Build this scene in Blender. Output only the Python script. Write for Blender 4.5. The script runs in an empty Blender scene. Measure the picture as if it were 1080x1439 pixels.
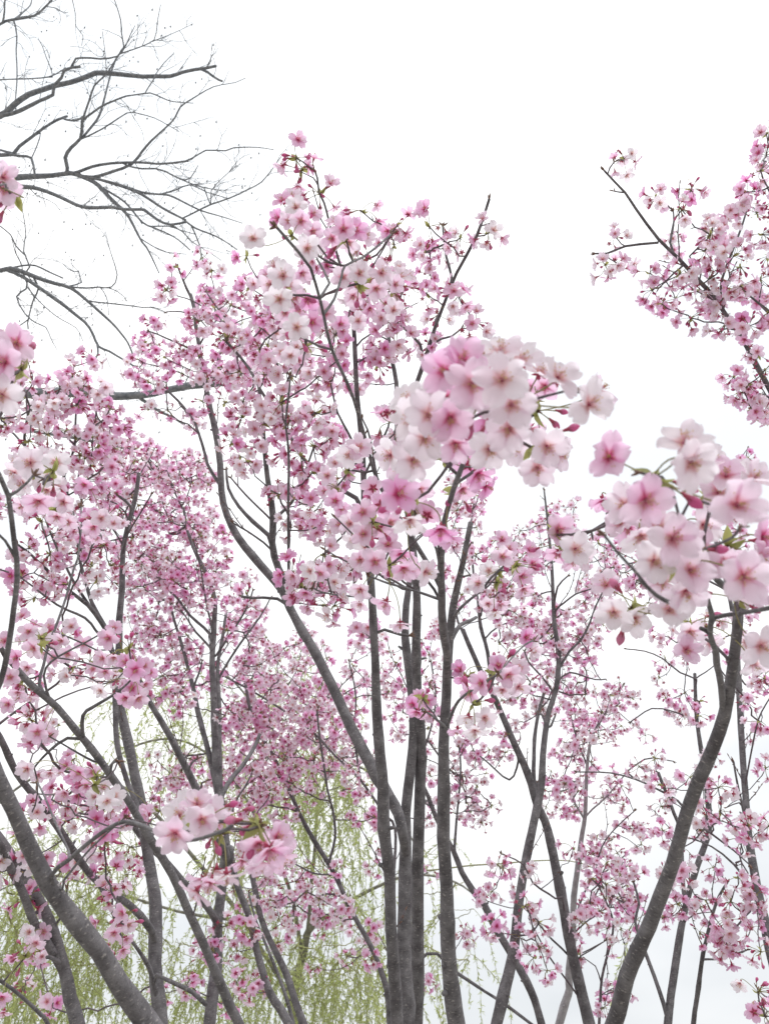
import bpy, math, random
import numpy as np
from mathutils import Vector, Matrix

R = math.radians
scene = bpy.context.scene
random.seed(7)
RNG = np.random.default_rng(11)

# ------------------------------------------------------------------ camera
F = 1122.0                      # focal length in photo pixels (1080 x 1439)
PITCH = R(40)
CAM = np.array([0.0, 0.0, 1.6])
cam_d = bpy.data.cameras.new("camera")
cam = bpy.data.objects.new("camera", cam_d)
scene.collection.objects.link(cam)
cam.location = CAM
cam.rotation_euler = (R(90) + PITCH, 0, 0)
cam_d.sensor_fit = 'VERTICAL'
cam_d.sensor_height = 24.0
cam_d.sensor_width = 18.0
cam_d.lens = F / 1439.0 * 24.0
cam_d.clip_start = 0.02
cam_d.clip_end = 3000
cam_d.dof.use_dof = True
cam_d.dof.focus_distance = 1.7
cam_d.dof.aperture_fstop = 7.0
scene.camera = cam

# ------------------------------------------------------------------ overcast sky
world = bpy.data.worlds.new("World")
scene.world = world
world.use_nodes = True
wn, wl = world.node_tree.nodes, world.node_tree.links
wn.clear()
SUN_EL, SUN_ROT = R(58), R(150)
w_out = wn.new("ShaderNodeOutputWorld")
w_bg = wn.new("ShaderNodeBackground")
w_sky = wn.new("ShaderNodeTexSky")
w_sky.sky_type = 'NISHITA'
w_sky.sun_disc = False
w_sky.sun_elevation = SUN_EL
w_sky.sun_rotation = SUN_ROT
w_co = wn.new("ShaderNodeTexCoord")
w_map = wn.new("ShaderNodeMapping")
w_map.inputs['Scale'].default_value = (1, 1, 2.2)
w_map.inputs['Location'].default_value = (24.66, 12.78, 41.4)
w_no = wn.new("ShaderNodeTexNoise")
w_no.inputs['Scale'].default_value = 1.7
w_no.inputs['Detail'].default_value = 5
w_no.inputs['Roughness'].default_value = 0.5
w_rp = wn.new("ShaderNodeValToRGB")          # thick cloud, brighter where it is thin
w_rp.color_ramp.elements[0].position = 0.32
w_rp.color_ramp.elements[0].color = (0.70, 0.728, 0.752, 1)
w_rp.color_ramp.elements[1].position = 0.62
w_rp.color_ramp.elements[1].color = (1.0, 1.0, 1.0, 1)
w_sc = wn.new("ShaderNodeVectorMath"); w_sc.operation = 'SCALE'
w_sc.inputs['Scale'].default_value = 10.0
w_sep = wn.new("ShaderNodeSeparateXYZ")
w_dome = wn.new("ShaderNodeMapRange")        # an overcast dome is brighter overhead than at the horizon
w_dome.inputs['From Min'].default_value = 0.0
w_dome.inputs['From Max'].default_value = 1.0
w_dome.inputs['To Min'].default_value = 0.60
w_dome.inputs['To Max'].default_value = 1.06
w_sc2 = wn.new("ShaderNodeVectorMath"); w_sc2.operation = 'SCALE'
w_mx = wn.new("ShaderNodeMix"); w_mx.data_type = 'RGBA'
w_mx.inputs['Factor'].default_value = 0.94
wl.new(w_co.outputs['Generated'], w_map.inputs['Vector'])
wl.new(w_map.outputs['Vector'], w_no.inputs['Vector'])
wl.new(w_no.outputs['Fac'], w_rp.inputs['Fac'])
wl.new(w_rp.outputs['Color'], w_sc.inputs[0])
wl.new(w_sky.outputs['Color'], w_mx.inputs['A'])
wl.new(w_co.outputs['Generated'], w_sep.inputs[0])
wl.new(w_sep.outputs['Z'], w_dome.inputs['Value'])
wl.new(w_sc.outputs['Vector'], w_sc2.inputs[0])
wl.new(w_dome.outputs[0], w_sc2.inputs['Scale'])
wl.new(w_sc2.outputs['Vector'], w_mx.inputs['B'])
wl.new(w_mx.outputs['Result'], w_bg.inputs['Color'])
w_bg.inputs['Strength'].default_value = 0.12
wl.new(w_bg.outputs['Background'], w_out.inputs['Surface'])

sun_d = bpy.data.lights.new("sun", 'SUN')
sun_d.energy = 1.0
sun_d.angle = R(25)
sun_d.color = (1.0, 0.985, 0.965)
sun = bpy.data.objects.new("sun", sun_d)
scene.collection.objects.link(sun)
sun.rotation_euler = (R(90) - SUN_EL, 0, R(180) - SUN_ROT)

scene.view_settings.view_transform = 'Standard'
scene.view_settings.look = 'None'
scene.view_settings.exposure = 0.46
scene.view_settings.gamma = 1.0
scene.view_settings.use_curve_mapping = False
cy = scene.cycles
cy.max_bounces = 8
cy.diffuse_bounces = 4
cy.transmission_bounces = 6
cy.glossy_bounces = 2
cy.use_denoising = True
cy.use_adaptive_sampling = False
cy.caustics_reflective = False
cy.caustics_refractive = False
scene.render.film_transparent = False

# ------------------------------------------------------------------ pixel -> point
UP = np.array([0.0, -math.sin(PITCH), math.cos(PITCH)])
FW = np.array([0.0, math.cos(PITCH), math.sin(PITCH)])
RT = np.array([1.0, 0.0, 0.0])


def P(px, py, z):
    return CAM + z * (FW + RT * ((px - 540.0) / F) + UP * ((719.5 - py) / F))


def unit(v):
    v = np.asarray(v, float)
    n = np.linalg.norm(v)
    return v / n if n > 1e-9 else np.array([0.0, 0.0, 1.0])


# ------------------------------------------------------------------ materials
def new_mat(name):
    m = bpy.data.materials.new(name)
    m.use_nodes = True
    nt = m.node_tree
    nt.nodes.clear()
    out = nt.nodes.new("ShaderNodeOutputMaterial")
    return m, nt.nodes, nt.links, out


def mth(n, l, op, a, b=None, clamp=False):
    x = n.new("ShaderNodeMath"); x.operation = op; x.use_clamp = clamp
    for i, v in enumerate((a, b)):
        if v is None:
            continue
        if isinstance(v, (int, float)):
            x.inputs[i].default_value = v
        else:
            l.new(v, x.inputs[i])
    return x.outputs[0]


def mixc(n, l, fac, a, b):
    x = n.new("ShaderNodeMix"); x.data_type = 'RGBA'
    for k, v in (('Factor', fac), ('A', a), ('B', b)):
        if isinstance(v, (int, float)):
            x.inputs[k].default_value = v
        elif isinstance(v, tuple):
            x.inputs[k].default_value = (*v, 1)
        else:
            l.new(v, x.inputs[k])
    return x.outputs['Result']


def leafy(n, l, out, col, trans, gloss=0.04, rough=0.5, tcol=None):
    d = n.new("ShaderNodeBsdfDiffuse")
    t = n.new("ShaderNodeBsdfTranslucent")
    g = n.new("ShaderNodeBsdfGlossy")
    g.inputs['Roughness'].default_value = rough
    g.inputs['Color'].default_value = (1, 1, 1, 1)
    for sh, c in ((d, col), (t, tcol if tcol is not None else col)):
        if isinstance(c, tuple):
            sh.inputs['Color'].default_value = (*c, 1)
        else:
            l.new(c, sh.inputs['Color'])
    m1 = n.new("ShaderNodeMixShader"); m1.inputs[0].default_value = trans
    l.new(d.outputs[0], m1.inputs[1]); l.new(t.outputs[0], m1.inputs[2])
    m2 = n.new("ShaderNodeMixShader"); m2.inputs[0].default_value = gloss
    l.new(m1.outputs[0], m2.inputs[1]); l.new(g.outputs[0], m2.inputs[2])
    l.new(m2.outputs[0], out.inputs['Surface'])


def make_petal_mat():
    m, n, l, out = new_mat("petal")
    at = n.new("ShaderNodeAttribute"); at.attribute_name = "tint"
    sp = n.new("ShaderNodeSeparateColor")
    l.new(at.outputs['Color'], sp.inputs[0])
    t, tone, s = sp.outputs[0], sp.outputs[1], sp.outputs[2]
    oi = n.new("ShaderNodeObjectInfo")
    jit = mth(n, l, 'FRACT', mth(n, l, 'ADD', oi.outputs['Random'], at.outputs['Alpha']))
    tone2 = mth(n, l, 'ADD', tone, mth(n, l, 'MULTIPLY', mth(n, l, 'SUBTRACT', jit, 0.5), 0.30), True)
    rim = mixc(n, l, tone2, (0.95, 0.895, 0.945), (0.905, 0.56, 0.815))
    mid = mixc(n, l, tone2, (0.95, 0.895, 0.94), (0.885, 0.375, 0.685))
    eye = mixc(n, l, mth(n, l, 'MULTIPLY', tone2, 1.45, True), (0.88, 0.56, 0.54), (0.68, 0.05, 0.23))
    f1 = n.new("ShaderNodeMapRange"); f1.interpolation_type = 'SMOOTHSTEP'
    f1.inputs['From Min'].default_value = 0.25; f1.inputs['From Max'].default_value = 0.95
    l.new(t, f1.inputs['Value'])
    c1 = mixc(n, l, f1.outputs[0], mid, rim)
    # veins that run from the eye out to the rim
    vein = mth(n, l, 'SINE', mth(n, l, 'MULTIPLY', s, 44.0))
    tv = mth(n, l, 'MULTIPLY', mth(n, l, 'MULTIPLY', vein, 0.07), mth(n, l, 'SUBTRACT', 1.0, t))
    f2 = n.new("ShaderNodeMapRange"); f2.interpolation_type = 'SMOOTHSTEP'
    f2.inputs['From Min'].default_value = 0.36; f2.inputs['From Max'].default_value = 0.04
    l.new(mth(n, l, 'ADD', t, tv), f2.inputs['Value'])
    col = mixc(n, l, f2.outputs[0], c1, eye)
    # fine darker vein lines over the whole petal, fading at the rim
    wv = mth(n, l, 'SINE', mth(n, l, 'ADD', mth(n, l, 'MULTIPLY', s, 62.0), mth(n, l, 'MULTIPLY', t, 3.0)))
    vf = mth(n, l, 'MULTIPLY', mth(n, l, 'POWER', mth(n, l, 'MAXIMUM', wv, 0.0), 2.0), mth(n, l, 'SUBTRACT', 1.08, t), True)
    col = mixc(n, l, mth(n, l, 'MULTIPLY', vf, 0.34), col, mixc(n, l, tone2, (0.86, 0.66, 0.78), (0.74, 0.17, 0.46)))
    leafy(n, l, out, col, 0.66, 0.03, 0.45)
    return m


def simple_leafy(name, col, trans, var=0.25, tcol=None):
    m, n, l, out = new_mat(name)
    at = n.new("ShaderNodeAttribute"); at.attribute_name = "tint"
    sp = n.new("ShaderNodeSeparateColor")
    l.new(at.outputs['Color'], sp.inputs[0])
    lo = tuple(c * (1 - var) for c in col)
    hi = tuple(min(1, c * (1 + var)) for c in col)
    c = mixc(n, l, sp.outputs[1], lo, hi)
    leafy(n, l, out, c, trans, 0.04, 0.4, c)
    return m


def make_bark(name, dark, light, lent, bump=0.35, band=1.0):
    m, n, l, out = new_mat(name)
    at = n.new("ShaderNodeAttribute"); at.attribute_name = "tint"      # straightened coordinate of the limb
    mp = n.new("ShaderNodeMapping"); mp.inputs['Scale'].default_value = (60, 60, 60)
    l.new(at.outputs['Color'], mp.inputs['Vector'])
    n1 = n.new("ShaderNodeTexNoise"); n1.inputs['Scale'].default_value = 0.55
    n1.inputs['Detail'].default_value = 6
    l.new(mp.outputs[0], n1.inputs['Vector'])
    mp2 = n.new("ShaderNodeMapping"); mp2.inputs['Scale'].default_value = (130, 130, 330)
    l.new(at.outputs['Color'], mp2.inputs['Vector'])
    n2 = n.new("ShaderNodeTexNoise"); n2.inputs['Scale'].default_value = 1.0
    n2.inputs['Detail'].default_value = 3
    l.new(mp2.outputs[0], n2.inputs['Vector'])
    n3 = n.new("ShaderNodeTexNoise"); n3.inputs['Scale'].default_value = 9.0
    n3.inputs['Detail'].default_value = 4
    l.new(mp.outputs[0], n3.inputs['Vector'])
    r1 = n.new("ShaderNodeMapRange"); r1.inputs['From Min'].default_value = 0.35; r1.inputs['From Max'].default_value = 0.68
    l.new(n1.outputs[0], r1.inputs['Value'])
    base = mixc(n, l, r1.outputs[0], dark, light)
    r2 = n.new("ShaderNodeMapRange"); r2.inputs['From Min'].default_value = 0.62; r2.inputs['From Max'].default_value = 0.67
    l.new(n2.outputs[0], r2.inputs['Value'])
    c2 = mixc(n, l, mth(n, l, 'MULTIPLY', r2.outputs[0], 0.5 * band), base, lent)
    r4 = n.new("ShaderNodeMapRange"); r4.inputs['From Min'].default_value = 0.30; r4.inputs['From Max'].default_value = 0.42
    r4.inputs['To Min'].default_value = 0.62; r4.inputs['To Max'].default_value = 1.0
    l.new(n2.outputs[0], r4.inputs['Value'])
    r3 = n.new("ShaderNodeMapRange"); r3.inputs['From Min'].default_value = 0.3; r3.inputs['From Max'].default_value = 0.7
    r3.inputs['To Min'].default_value = 0.86; r3.inputs['To Max'].default_value = 1.12
    l.new(n3.outputs[0], r3.inputs['Value'])
    vm = n.new("ShaderNodeVectorMath"); vm.operation = 'SCALE'
    l.new(c2, vm.inputs[0]); l.new(mth(n, l, 'MULTIPLY', r3.outputs[0], r4.outputs[0]), vm.inputs['Scale'])
    b = n.new("ShaderNodeBsdfPrincipled")
    b.inputs['Roughness'].default_value = 0.72
    b.inputs['Specular IOR Level'].default_value = 0.3
    l.new(vm.outputs[0], b.inputs['Base Color'])
    bm = n.new("ShaderNodeBump"); bm.inputs['Strength'].default_value = bump; bm.inputs['Distance'].default_value = 0.004
    hh = mth(n, l, 'ADD', n2.outputs[0], mth(n, l, 'MULTIPLY', n3.outputs[0], 0.5))
    l.new(hh, bm.inputs['Height']); l.new(bm.outputs[0], b.inputs['Normal'])
    l.new(b.outputs[0], out.inputs['Surface'])
    return m


M_PETAL = make_petal_mat()
M_CALYX = simple_leafy("calyx", (0.42, 0.07, 0.13), 0.25)
M_STALK = simple_leafy("flower_stalk", (0.34, 0.30, 0.12), 0.3)
M_STAMEN = simple_leafy("stamen", (0.88, 0.60, 0.66), 0.4, 0.1)
M_ANTHER = simple_leafy("anther", (0.72, 0.50, 0.20), 0.2)
M_LEAF = simple_leafy("young_leaf", (0.42, 0.43, 0.15), 0.5)
M_SCALE = simple_leafy("bud_scale", (0.17, 0.10, 0.07), 0.1)
M_BARK = make_bark("cherry_bark", (0.108, 0.101, 0.107), (0.228, 0.219, 0.228), (0.50, 0.47, 0.45))
M_TWIG = make_bark("twig_bark", (0.11, 0.09, 0.10), (0.19, 0.16, 0.172), (0.26, 0.22, 0.21), 0.2, 0.6)
M_PALE = make_bark("pale_cherry_bark", (0.34, 0.33, 0.345), (0.50, 0.49, 0.50), (0.24, 0.22, 0.22))
M_BARE = make_bark("hazed_bare_tree_bark", (0.17, 0.185, 0.21), (0.36, 0.37, 0.39), (0.26, 0.26, 0.27), 0.5, 0.4)  # bark colour lightened to stand in for haze over the distant limbs
M_WBARK = make_bark("willow_bark", (0.20, 0.19, 0.16), (0.36, 0.35, 0.31), (0.22, 0.2, 0.17), 0.5, 0.4)
M_WTWIG = simple_leafy("willow_twig", (0.34, 0.33, 0.16), 0.1)
M_WLEAF = simple_leafy("willow_leaf", (0.50, 0.56, 0.22), 0.58, 0.3)
MATS = [M_PETAL, M_CALYX, M_STALK, M_STAMEN, M_ANTHER, M_LEAF, M_SCALE, M_BARK, M_TWIG, M_BARE, M_WBARK, M_WTWIG, M_WLEAF, M_PALE]
(PETAL, CALYX, STALK, STAMEN, ANTHER, LEAF, SCALE, BARK, TWIG, BARE, WBARK, WTWIG, WLEAF, PALE) = range(14)


# ------------------------------------------------------------------ geometry container
class Geo:
    def __init__(s):
        s.v, s.t, s.q, s.qm, s.r, s.rm, s.n = [], [], [], [], [], [], 0

    def add(s, v, t, q=None, r=None, mat=0):
        v = np.asarray(v, float).reshape(-1, 3)
        t = np.asarray(t, float)
        if t.ndim == 1:
            t = np.tile(t, (len(v), 1))
        s.v.append(v); s.t.append(t)
        if q is not None and len(q):
            q = np.asarray(q, int) + s.n
            s.q.append(q); s.qm.append(np.full(len(q), mat))
        if r is not None and len(r):
            r = np.asarray(r, int) + s.n
            s.r.append(r); s.rm.append(np.full(len(r), mat))
        s.n += len(v)
        return s

    def pack(s):
        c = lambda a, w: np.concatenate(a) if a else np.zeros((0, w))
        return (c(s.v, 3), c(s.t, 4), c(s.q, 4).astype(int), (np.concatenate(s.qm) if s.qm else np.zeros(0)).astype(int),
                c(s.r, 3).astype(int), (np.concatenate(s.rm) if s.rm else np.zeros(0)).astype(int))

    def merge(s, pk, M=None, alpha=None):
        v, t, q, qm, r, rm = pk
        if M is not None:
            v = v @ M[:3, :3].T + M[:3, 3]
        if alpha is not None:
            t = t.copy(); t[:, 3] = np.where(t[:, 3] < 5, alpha, t[:, 3])
        s.v.append(v); s.t.append(t)
        if len(q):
            s.q.append(q + s.n); s.qm.append(qm)
        if len(r):
            s.r.append(r + s.n); s.rm.append(rm)
        s.n += len(v)

    def mesh(s, name):
        v, t, q, qm, r, rm = s.pack()
        me = bpy.data.meshes.new(name)
        used = np.unique(np.concatenate([qm, rm])) if len(qm) + len(rm) else np.array([0])
        remap = np.zeros(len(MATS), int)
        for k, u in enumerate(used):
            me.materials.append(MATS[u]); remap[u] = k
        me.vertices.add(len(v))
        me.vertices.foreach_set("co", v.astype(np.float32).ravel())
        nq, nr = len(q), len(r)
        me.loops.add(nq * 4 + nr * 3)
        me.polygons.add(nq + nr)
        me.loops.foreach_set("vertex_index", np.concatenate([q.ravel(), r.ravel()]).astype(np.int32))
        st = np.concatenate([np.arange(nq) * 4, nq * 4 + np.arange(nr) * 3]).astype(np.int32)
        me.polygons.foreach_set("loop_start", st)
        me.polygons.foreach_set("material_index", remap[np.concatenate([qm, rm])].astype(np.int32))
        me.polygons.foreach_set("use_smooth", np.ones(nq + nr, bool))
        me.update(calc_edges=True)
        at = me.attributes.new("tint", 'FLOAT_COLOR', 'POINT')
        at.data.foreach_set("color", t.astype(np.float32).ravel())
        return me


def obj(name, me, parent=None, M=None):
    o = bpy.data.objects.new(name, me)
    scene.collection.objects.link(o)
    if parent is not None:
        o.parent = parent
    if M is not None:
        o.matrix_basis = Matrix([list(map(float, row)) for row in M])
    return o


def frame_tube(g, pts, rad, sides, mat, len0=0.0, rnd=0.5, knob=0.0, rng=None):
    """a tapering tube along pts; its tint is the straightened bark coordinate"""
    pts = np.asarray(pts, float); n = len(pts)
    rad = np.broadcast_to(np.asarray(rad, float), (n,)).copy()
    tan = np.gradient(pts, axis=0)
    tan /= np.maximum(np.linalg.norm(tan, axis=1, keepdims=True), 1e-9)
    a = unit(np.cross(tan[0], [0.3, 0.9, 0.2]))
    ang = np.arange(sides) / sides * 2 * math.pi
    V = np.zeros((n, sides, 3)); T = np.zeros((n, sides, 4))
    ln = len0
    for i in range(n):
        if i:
            ln += np.linalg.norm(pts[i] - pts[i - 1])
        a = unit(a - tan[i] * np.dot(a, tan[i]))
        b = np.cross(tan[i], a)
        rr = rad[i] * (1 + (rng.normal(0, knob, sides) if (knob and rng is not None) else 0))
        V[i] = pts[i] + (np.cos(ang) * rr)[:, None] * a + (np.sin(ang) * rr)[:, None] * b
        T[i, :, 0] = np.cos(ang) * rad[i] + rnd * 3.1
        T[i, :, 1] = np.sin(ang) * rad[i] + rnd * 1.7
        T[i, :, 2] = ln
        T[i, :, 3] = 9
    idx = np.arange(n * sides).reshape(n, sides)
    nx = np.roll(idx, -1, axis=1)
    q = np.stack([idx[:-1], nx[:-1], nx[1:], idx[1:]], -1).reshape(-1, 4)
    v = V.reshape(-1, 3); t = T.reshape(-1, 4)
    tip = pts[-1] + tan[-1] * rad[-1] * 0.6
    v = np.vstack([v, tip]); t = np.vstack([t, t[-1]])
    k = n * sides
    r = [(idx[-1, j], nx[-1, j], k) for j in range(sides)]
    g.add(v, t, q, r, mat)


def catmull(pts, step):
    pts = np.asarray(pts, float)
    if len(pts) < 3:
        n = max(2, int(np.linalg.norm(pts[-1] - pts[0]) / step) + 1)
        u = np.linspace(0, 1, n + 1)[:, None]
        return pts[0] * (1 - u) + pts[-1] * u
    p = np.vstack([2 * pts[0] - pts[1], pts, 2 * pts[-1] - pts[-2]])
    out = []
    for i in range(1, len(p) - 2):
        n = max(1, int(np.ceil(np.linalg.norm(p[i + 1] - p[i]) / step)))
        for u in np.arange(n) / n:
            out.append(0.5 * (2 * p[i] + (p[i + 1] - p[i - 1]) * u + (2 * p[i - 1] - 5 * p[i] + 4 * p[i + 1] - p[i + 2]) * u * u
                              + (3 * p[i] - p[i - 1] - 3 * p[i + 1] + p[i + 2]) * u ** 3))
    out.append(pts[-1])
    return np.array(out)


# ------------------------------------------------------------------ flowers
def rotz(a):
    c, s = math.cos(a), math.sin(a)
    return np.array([[c, -s, 0], [s, c, 0], [0, 0, 1.0]])


def align(d, spin=0.0):
    """rotation whose +Z is d"""
    d = unit(d)
    x = np.cross([0.0, 0.0, 1.0], d)
    if np.linalg.norm(x) < 1e-4:
        x = np.array([1.0, 0, 0])
    x = unit(x); y = np.cross(d, x)
    return np.stack([x, y, d], 1) @ rotz(spin)


def mat4(rot, loc, s=1.0):
    M = np.eye(4); M[:3, :3] = rot * s; M[:3, 3] = loc
    return M


def petal(g, rng, nt, ns, ang, phi0, phi1, tone, L=0.0182, W=0.0168):
    t = np.linspace(0.0, 1.0, nt + 1) ** 0.9
    s = np.linspace(-1, 1, ns + 1)
    Tg, Sg = np.meshgrid(t, s, indexing='ij')
    f = np.where(Tg < 0.62, 0.14 + 0.86 * np.sin(math.pi / 2 * np.minimum(1, Tg / 0.62)) ** 0.95, 1 - 0.50 * ((Tg - 0.62) / 0.38) ** 2)
    lat = Sg * W / 2 * f
    tt = Tg * (1 - 0.07 * Sg ** 2 * Tg ** 2 - 0.13 * np.exp(-(Sg / 0.20) ** 2) * Tg ** 7)
    m = 24
    u = np.linspace(0, 1, m); ph = phi0 + (phi1 - phi0) * u
    rr = np.concatenate([[0], np.cumsum(np.sin(ph[:-1])) / (m - 1)])
    hh = np.concatenate([[0], np.cumsum(np.cos(ph[:-1])) / (m - 1)])
    r = np.interp(tt, u, rr) * L; h = np.interp(tt, u, hh) * L; p = np.interp(tt, u, ph)
    a, b = rng.uniform(0, 6.28, 2)
    off = W * (0.11 * Sg ** 2 * (0.4 + Tg) + 0.07 * Sg * Tg) + L * 0.075 * np.sin(3.0 * Sg + a) * Tg ** 2 + L * 0.045 * np.sin(6.5 * Sg + b) * Tg ** 3 + L * 0.05 * np.sin(5 * Tg + a + b) * Tg
    r2 = r - np.cos(p) * off + 0.0012
    h2 = h + np.sin(p) * off
    v = np.stack([r2, lat, h2], -1).reshape(-1, 3) @ rotz(ang).T
    tn = np.stack([Tg, np.full_like(Tg, tone), Sg * 0.5 + 0.5, np.zeros_like(Tg)], -1).reshape(-1, 4)
    idx = np.arange((nt + 1) * (ns + 1)).reshape(nt + 1, ns + 1)
    q = np.stack([idx[:-1, :-1], idx[1:, :-1], idx[1:, 1:], idx[:-1, 1:]], -1).reshape(-1, 4)
    g.add(v, tn, q, None, PETAL)


def flower(rng, lod, tone, openness, petals=True):
    """face along +Z, receptacle at the origin. lod 0 near, 1 middle, 2 far"""
    g = Geo()
    nt, ns = ((8, 8), (4, 4), (2, 2))[lod]
    a0 = rng.uniform(0, 6.28)
    ph = R(28) + openness * R(52)
    for k in range(5 if petals else 0):
        w = rng.normal(0, R(12))
        petal(g, rng, nt, ns, a0 + k * 2 * math.pi / 5 + rng.normal(0, 0.06), ph * 0.86 + w, ph * 1.14 + w + rng.normal(0, R(12)),
              float(np.clip(tone + rng.normal(0, 0.05), 0, 1)), 0.0188 * rng.uniform(0.92, 1.06), 0.0158 * rng.uniform(0.86, 1.10))
    # calyx: tube behind, five sepals
    sd = (8, 5, 3)[lod]
    if lod < 2:
        frame_tube(g, [(0, 0, -0.0075), (0, 0, -0.004), (0, 0, -0.001), (0, 0, 0.0006)], [0.0011, 0.0017, 0.0021, 0.0017], sd, CALYX)
    else:
        frame_tube(g, [(0, 0, -0.007), (0, 0, 0.0004)], [0.0012, 0.002], 3, CALYX)
    for k in range(5):
        an = a0 + (k + 0.5) * 2 * math.pi / 5
        pz = ph * 1.05 + 0.25
        d = np.array([math.sin(pz), 0, math.cos(pz)])
        base = np.array([0.0016, 0, -0.0012])
        tip = base + d * 0.0068
        mid = base + d * 0.003
        v = np.array([base + (0, 0.0014, 0), base - (0, 0.0014, 0), mid + (0, 0.0019, -0.0003), mid - (0, 0.0019, 0.0003), tip - (0, 0, 0.0006)]) @ rotz(an).T
        g.add(v, (0.4, 0.5, 0.5, 0), [(0, 1, 3, 2)], [(2, 3, 4)], CALYX)
    # stamens and anthers
    ns_ = (22, 8, 0)[lod]
    for k in range(ns_):
        an = rng.uniform(0, 6.28); th = abs(rng.normal(0.10, 0.42)) * (0.5 + 0.6 * openness)
        d = np.array([math.sin(th) * math.cos(an), math.sin(th) * math.sin(an), math.cos(th)])
        ln = rng.uniform(0.006, 0.0105)
        p0 = d * 0.0012; p1 = d * ln
        if lod == 0:
            frame_tube(g, [p0, (p0 + p1) / 2 + (0, 0, 0.0003), p1], 0.00016, 3, STAMEN)
        x = unit(np.cross(d, [0.31, 0.7, 0.2])); y = np.cross(d, x)
        sz = (0.00055, 0.0008)[lod]
        v = [p1 + x * sz, p1 - x * sz, p1 + y * sz, p1 - y * sz, p1 + d * sz * 1.5, p1 - d * sz * 1.5]
        g.add(v, (0.5, rng.uniform(0, 1), 0.5, 0), None, [(0, 2, 4), (2, 1, 4), (1, 3, 4), (3, 0, 4), (2, 0, 5), (1, 2, 5), (3, 1, 5), (0, 3, 5)], ANTHER)
    if lod == 2:      # the tuft of stamens, far enough to read as one small cone
        v = [(0.0015 * math.cos(a), 0.0015 * math.sin(a), 0.001) for a in (0, 2.1, 4.2)] + [(0, 0, 0.007)]
        g.add(v, (0.0, tone, 0.5, 0), None, [(0, 1, 3), (1, 2, 3), (2, 0, 3)], PETAL)
    return g.pack()


def bud(g, rng, c, d, lod, tone=0.9, size=1.0):
    """closed bud: pink egg on its calyx, pointing along d"""
    Rm = align(d)
    n, m = ((7, 6), (5, 4), (4, 3))[lod]
    v = []
    for i in range(m + 1):
        u = i / m
        r = 0.0036 * size * math.sin(math.pi * (0.10 + 0.88 * u)) ** 0.8
        for j in range(n):
            a = j / n * 6.283 + u * 0.8
            v.append((r * math.cos(a), r * math.sin(a), 0.0105 * size * u))
    v = np.array(v) @ Rm.T + c
    q = [(i * n + j, i * n + (j + 1) % n, (i + 1) * n + (j + 1) % n, (i + 1) * n + j) for i in range(m) for j in range(n)]
    g.add(v, (0.22, tone, 0.5, 0), q, None, PETAL)
    frame_tube(g, [c - d * 0.005 * size, c, c + d * 0.003 * size], [0.0011, 0.002 * size, 0.0031 * size], max(3, n - 1), CALYX)


def young_leaf(g, rng, c, d, L, mat=LEAF):
    """folded pointed leaf"""
    up = unit(rng.normal(0, 1, 3)); x = unit(np.cross(d, up)); z = np.cross(x, d)
    n = 5; w = L * 0.24
    v = []; 
    for i in range(n + 1):
        u = i / n
        ww = w * math.sin(math.pi * (0.06 + 0.94 * u) ** 0.8) + 0.0002
        cen = c + d * L * u + z * (-0.25 * L * u * u)
        v += [cen - x * ww + z * ww * 0.6, cen, cen + x * ww + z * ww * 0.6]
    q = []
    for i in range(n):
        a = i * 3
        q += [(a, a + 1, a + 4, a + 3), (a + 1, a + 2, a + 5, a + 4)]
    g.add(v, (0.5, rng.uniform(0.1, 1), 0.5, 0), q, None, mat)


def stalk(g, p0, p1, d1, r, sides, sag, rng):
    """flower stalk from p0 to p1 arriving along d1"""
    p0 = np.asarray(p0, float); p1 = np.asarray(p1, float)
    L = np.linalg.norm(p1 - p0)
    c = p1 - unit(d1) * L * 0.45 + np.array([0, 0, 0.12 * L])
    n = 6 if sides > 3 else 3
    u = np.linspace(0, 1, n + 1)[:, None]
    pts = p0 * (1 - u) ** 2 + 2 * c * u * (1 - u) + p1 * u ** 2
    v0 = g.n
    frame_tube(g, pts, np.linspace(r * 0.9, r * 1.15, n + 1), sides, STALK)
    g.t[-1][:, 1] = rng.uniform(0.1, 0.9)
    g.t[-1][:, 3] = 0


NEAR_TONES = (0.02, 0.2, 0.4, 0.6, 0.85)
rf = np.random.default_rng(3)
FL_MID = [[flower(rf, 1, t, o) for o in (1.0, 0.9, 0.55)] for t in NEAR_TONES]
FL_FAR = [[flower(rf, 2, t, o) for o in (1.0, 0.8, 0.5)] for t in NEAR_TONES]
SPENT = {lod: flower(rf, lod, 0.9, 0.8, False) for lod in (1, 2)}
near_mesh = {}


def near_flower(ti, oi, vi):
    k = (ti, oi, vi)
    if k not in near_mesh:
        g = Geo(); g.merge(flower(np.random.default_rng(100 + ti * 17 + oi * 5 + vi), 0, NEAR_TONES[ti], (1.0, 0.82, 0.5)[oi]))
        near_mesh[k] = g.mesh("blossom")
    return near_mesh[k]


def spur(g, rng, lod):
    """short woody spur with bud scales at the origin"""
    k = (7, 4, 2)[lod]
    for i in range(k):
        d = unit(rng.normal(0, 1, 3) + (0, 0, 0.3))
        x = unit(np.cross(d, rng.normal(0, 1, 3)))
        L = rng.uniform(0.004, 0.008)
        g.add([x * 0.0022, -x * 0.0022, d * L], (0.5, rng.uniform(0, 1), 0.5, 0), None, [(0, 1, 2)], SCALE)


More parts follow.
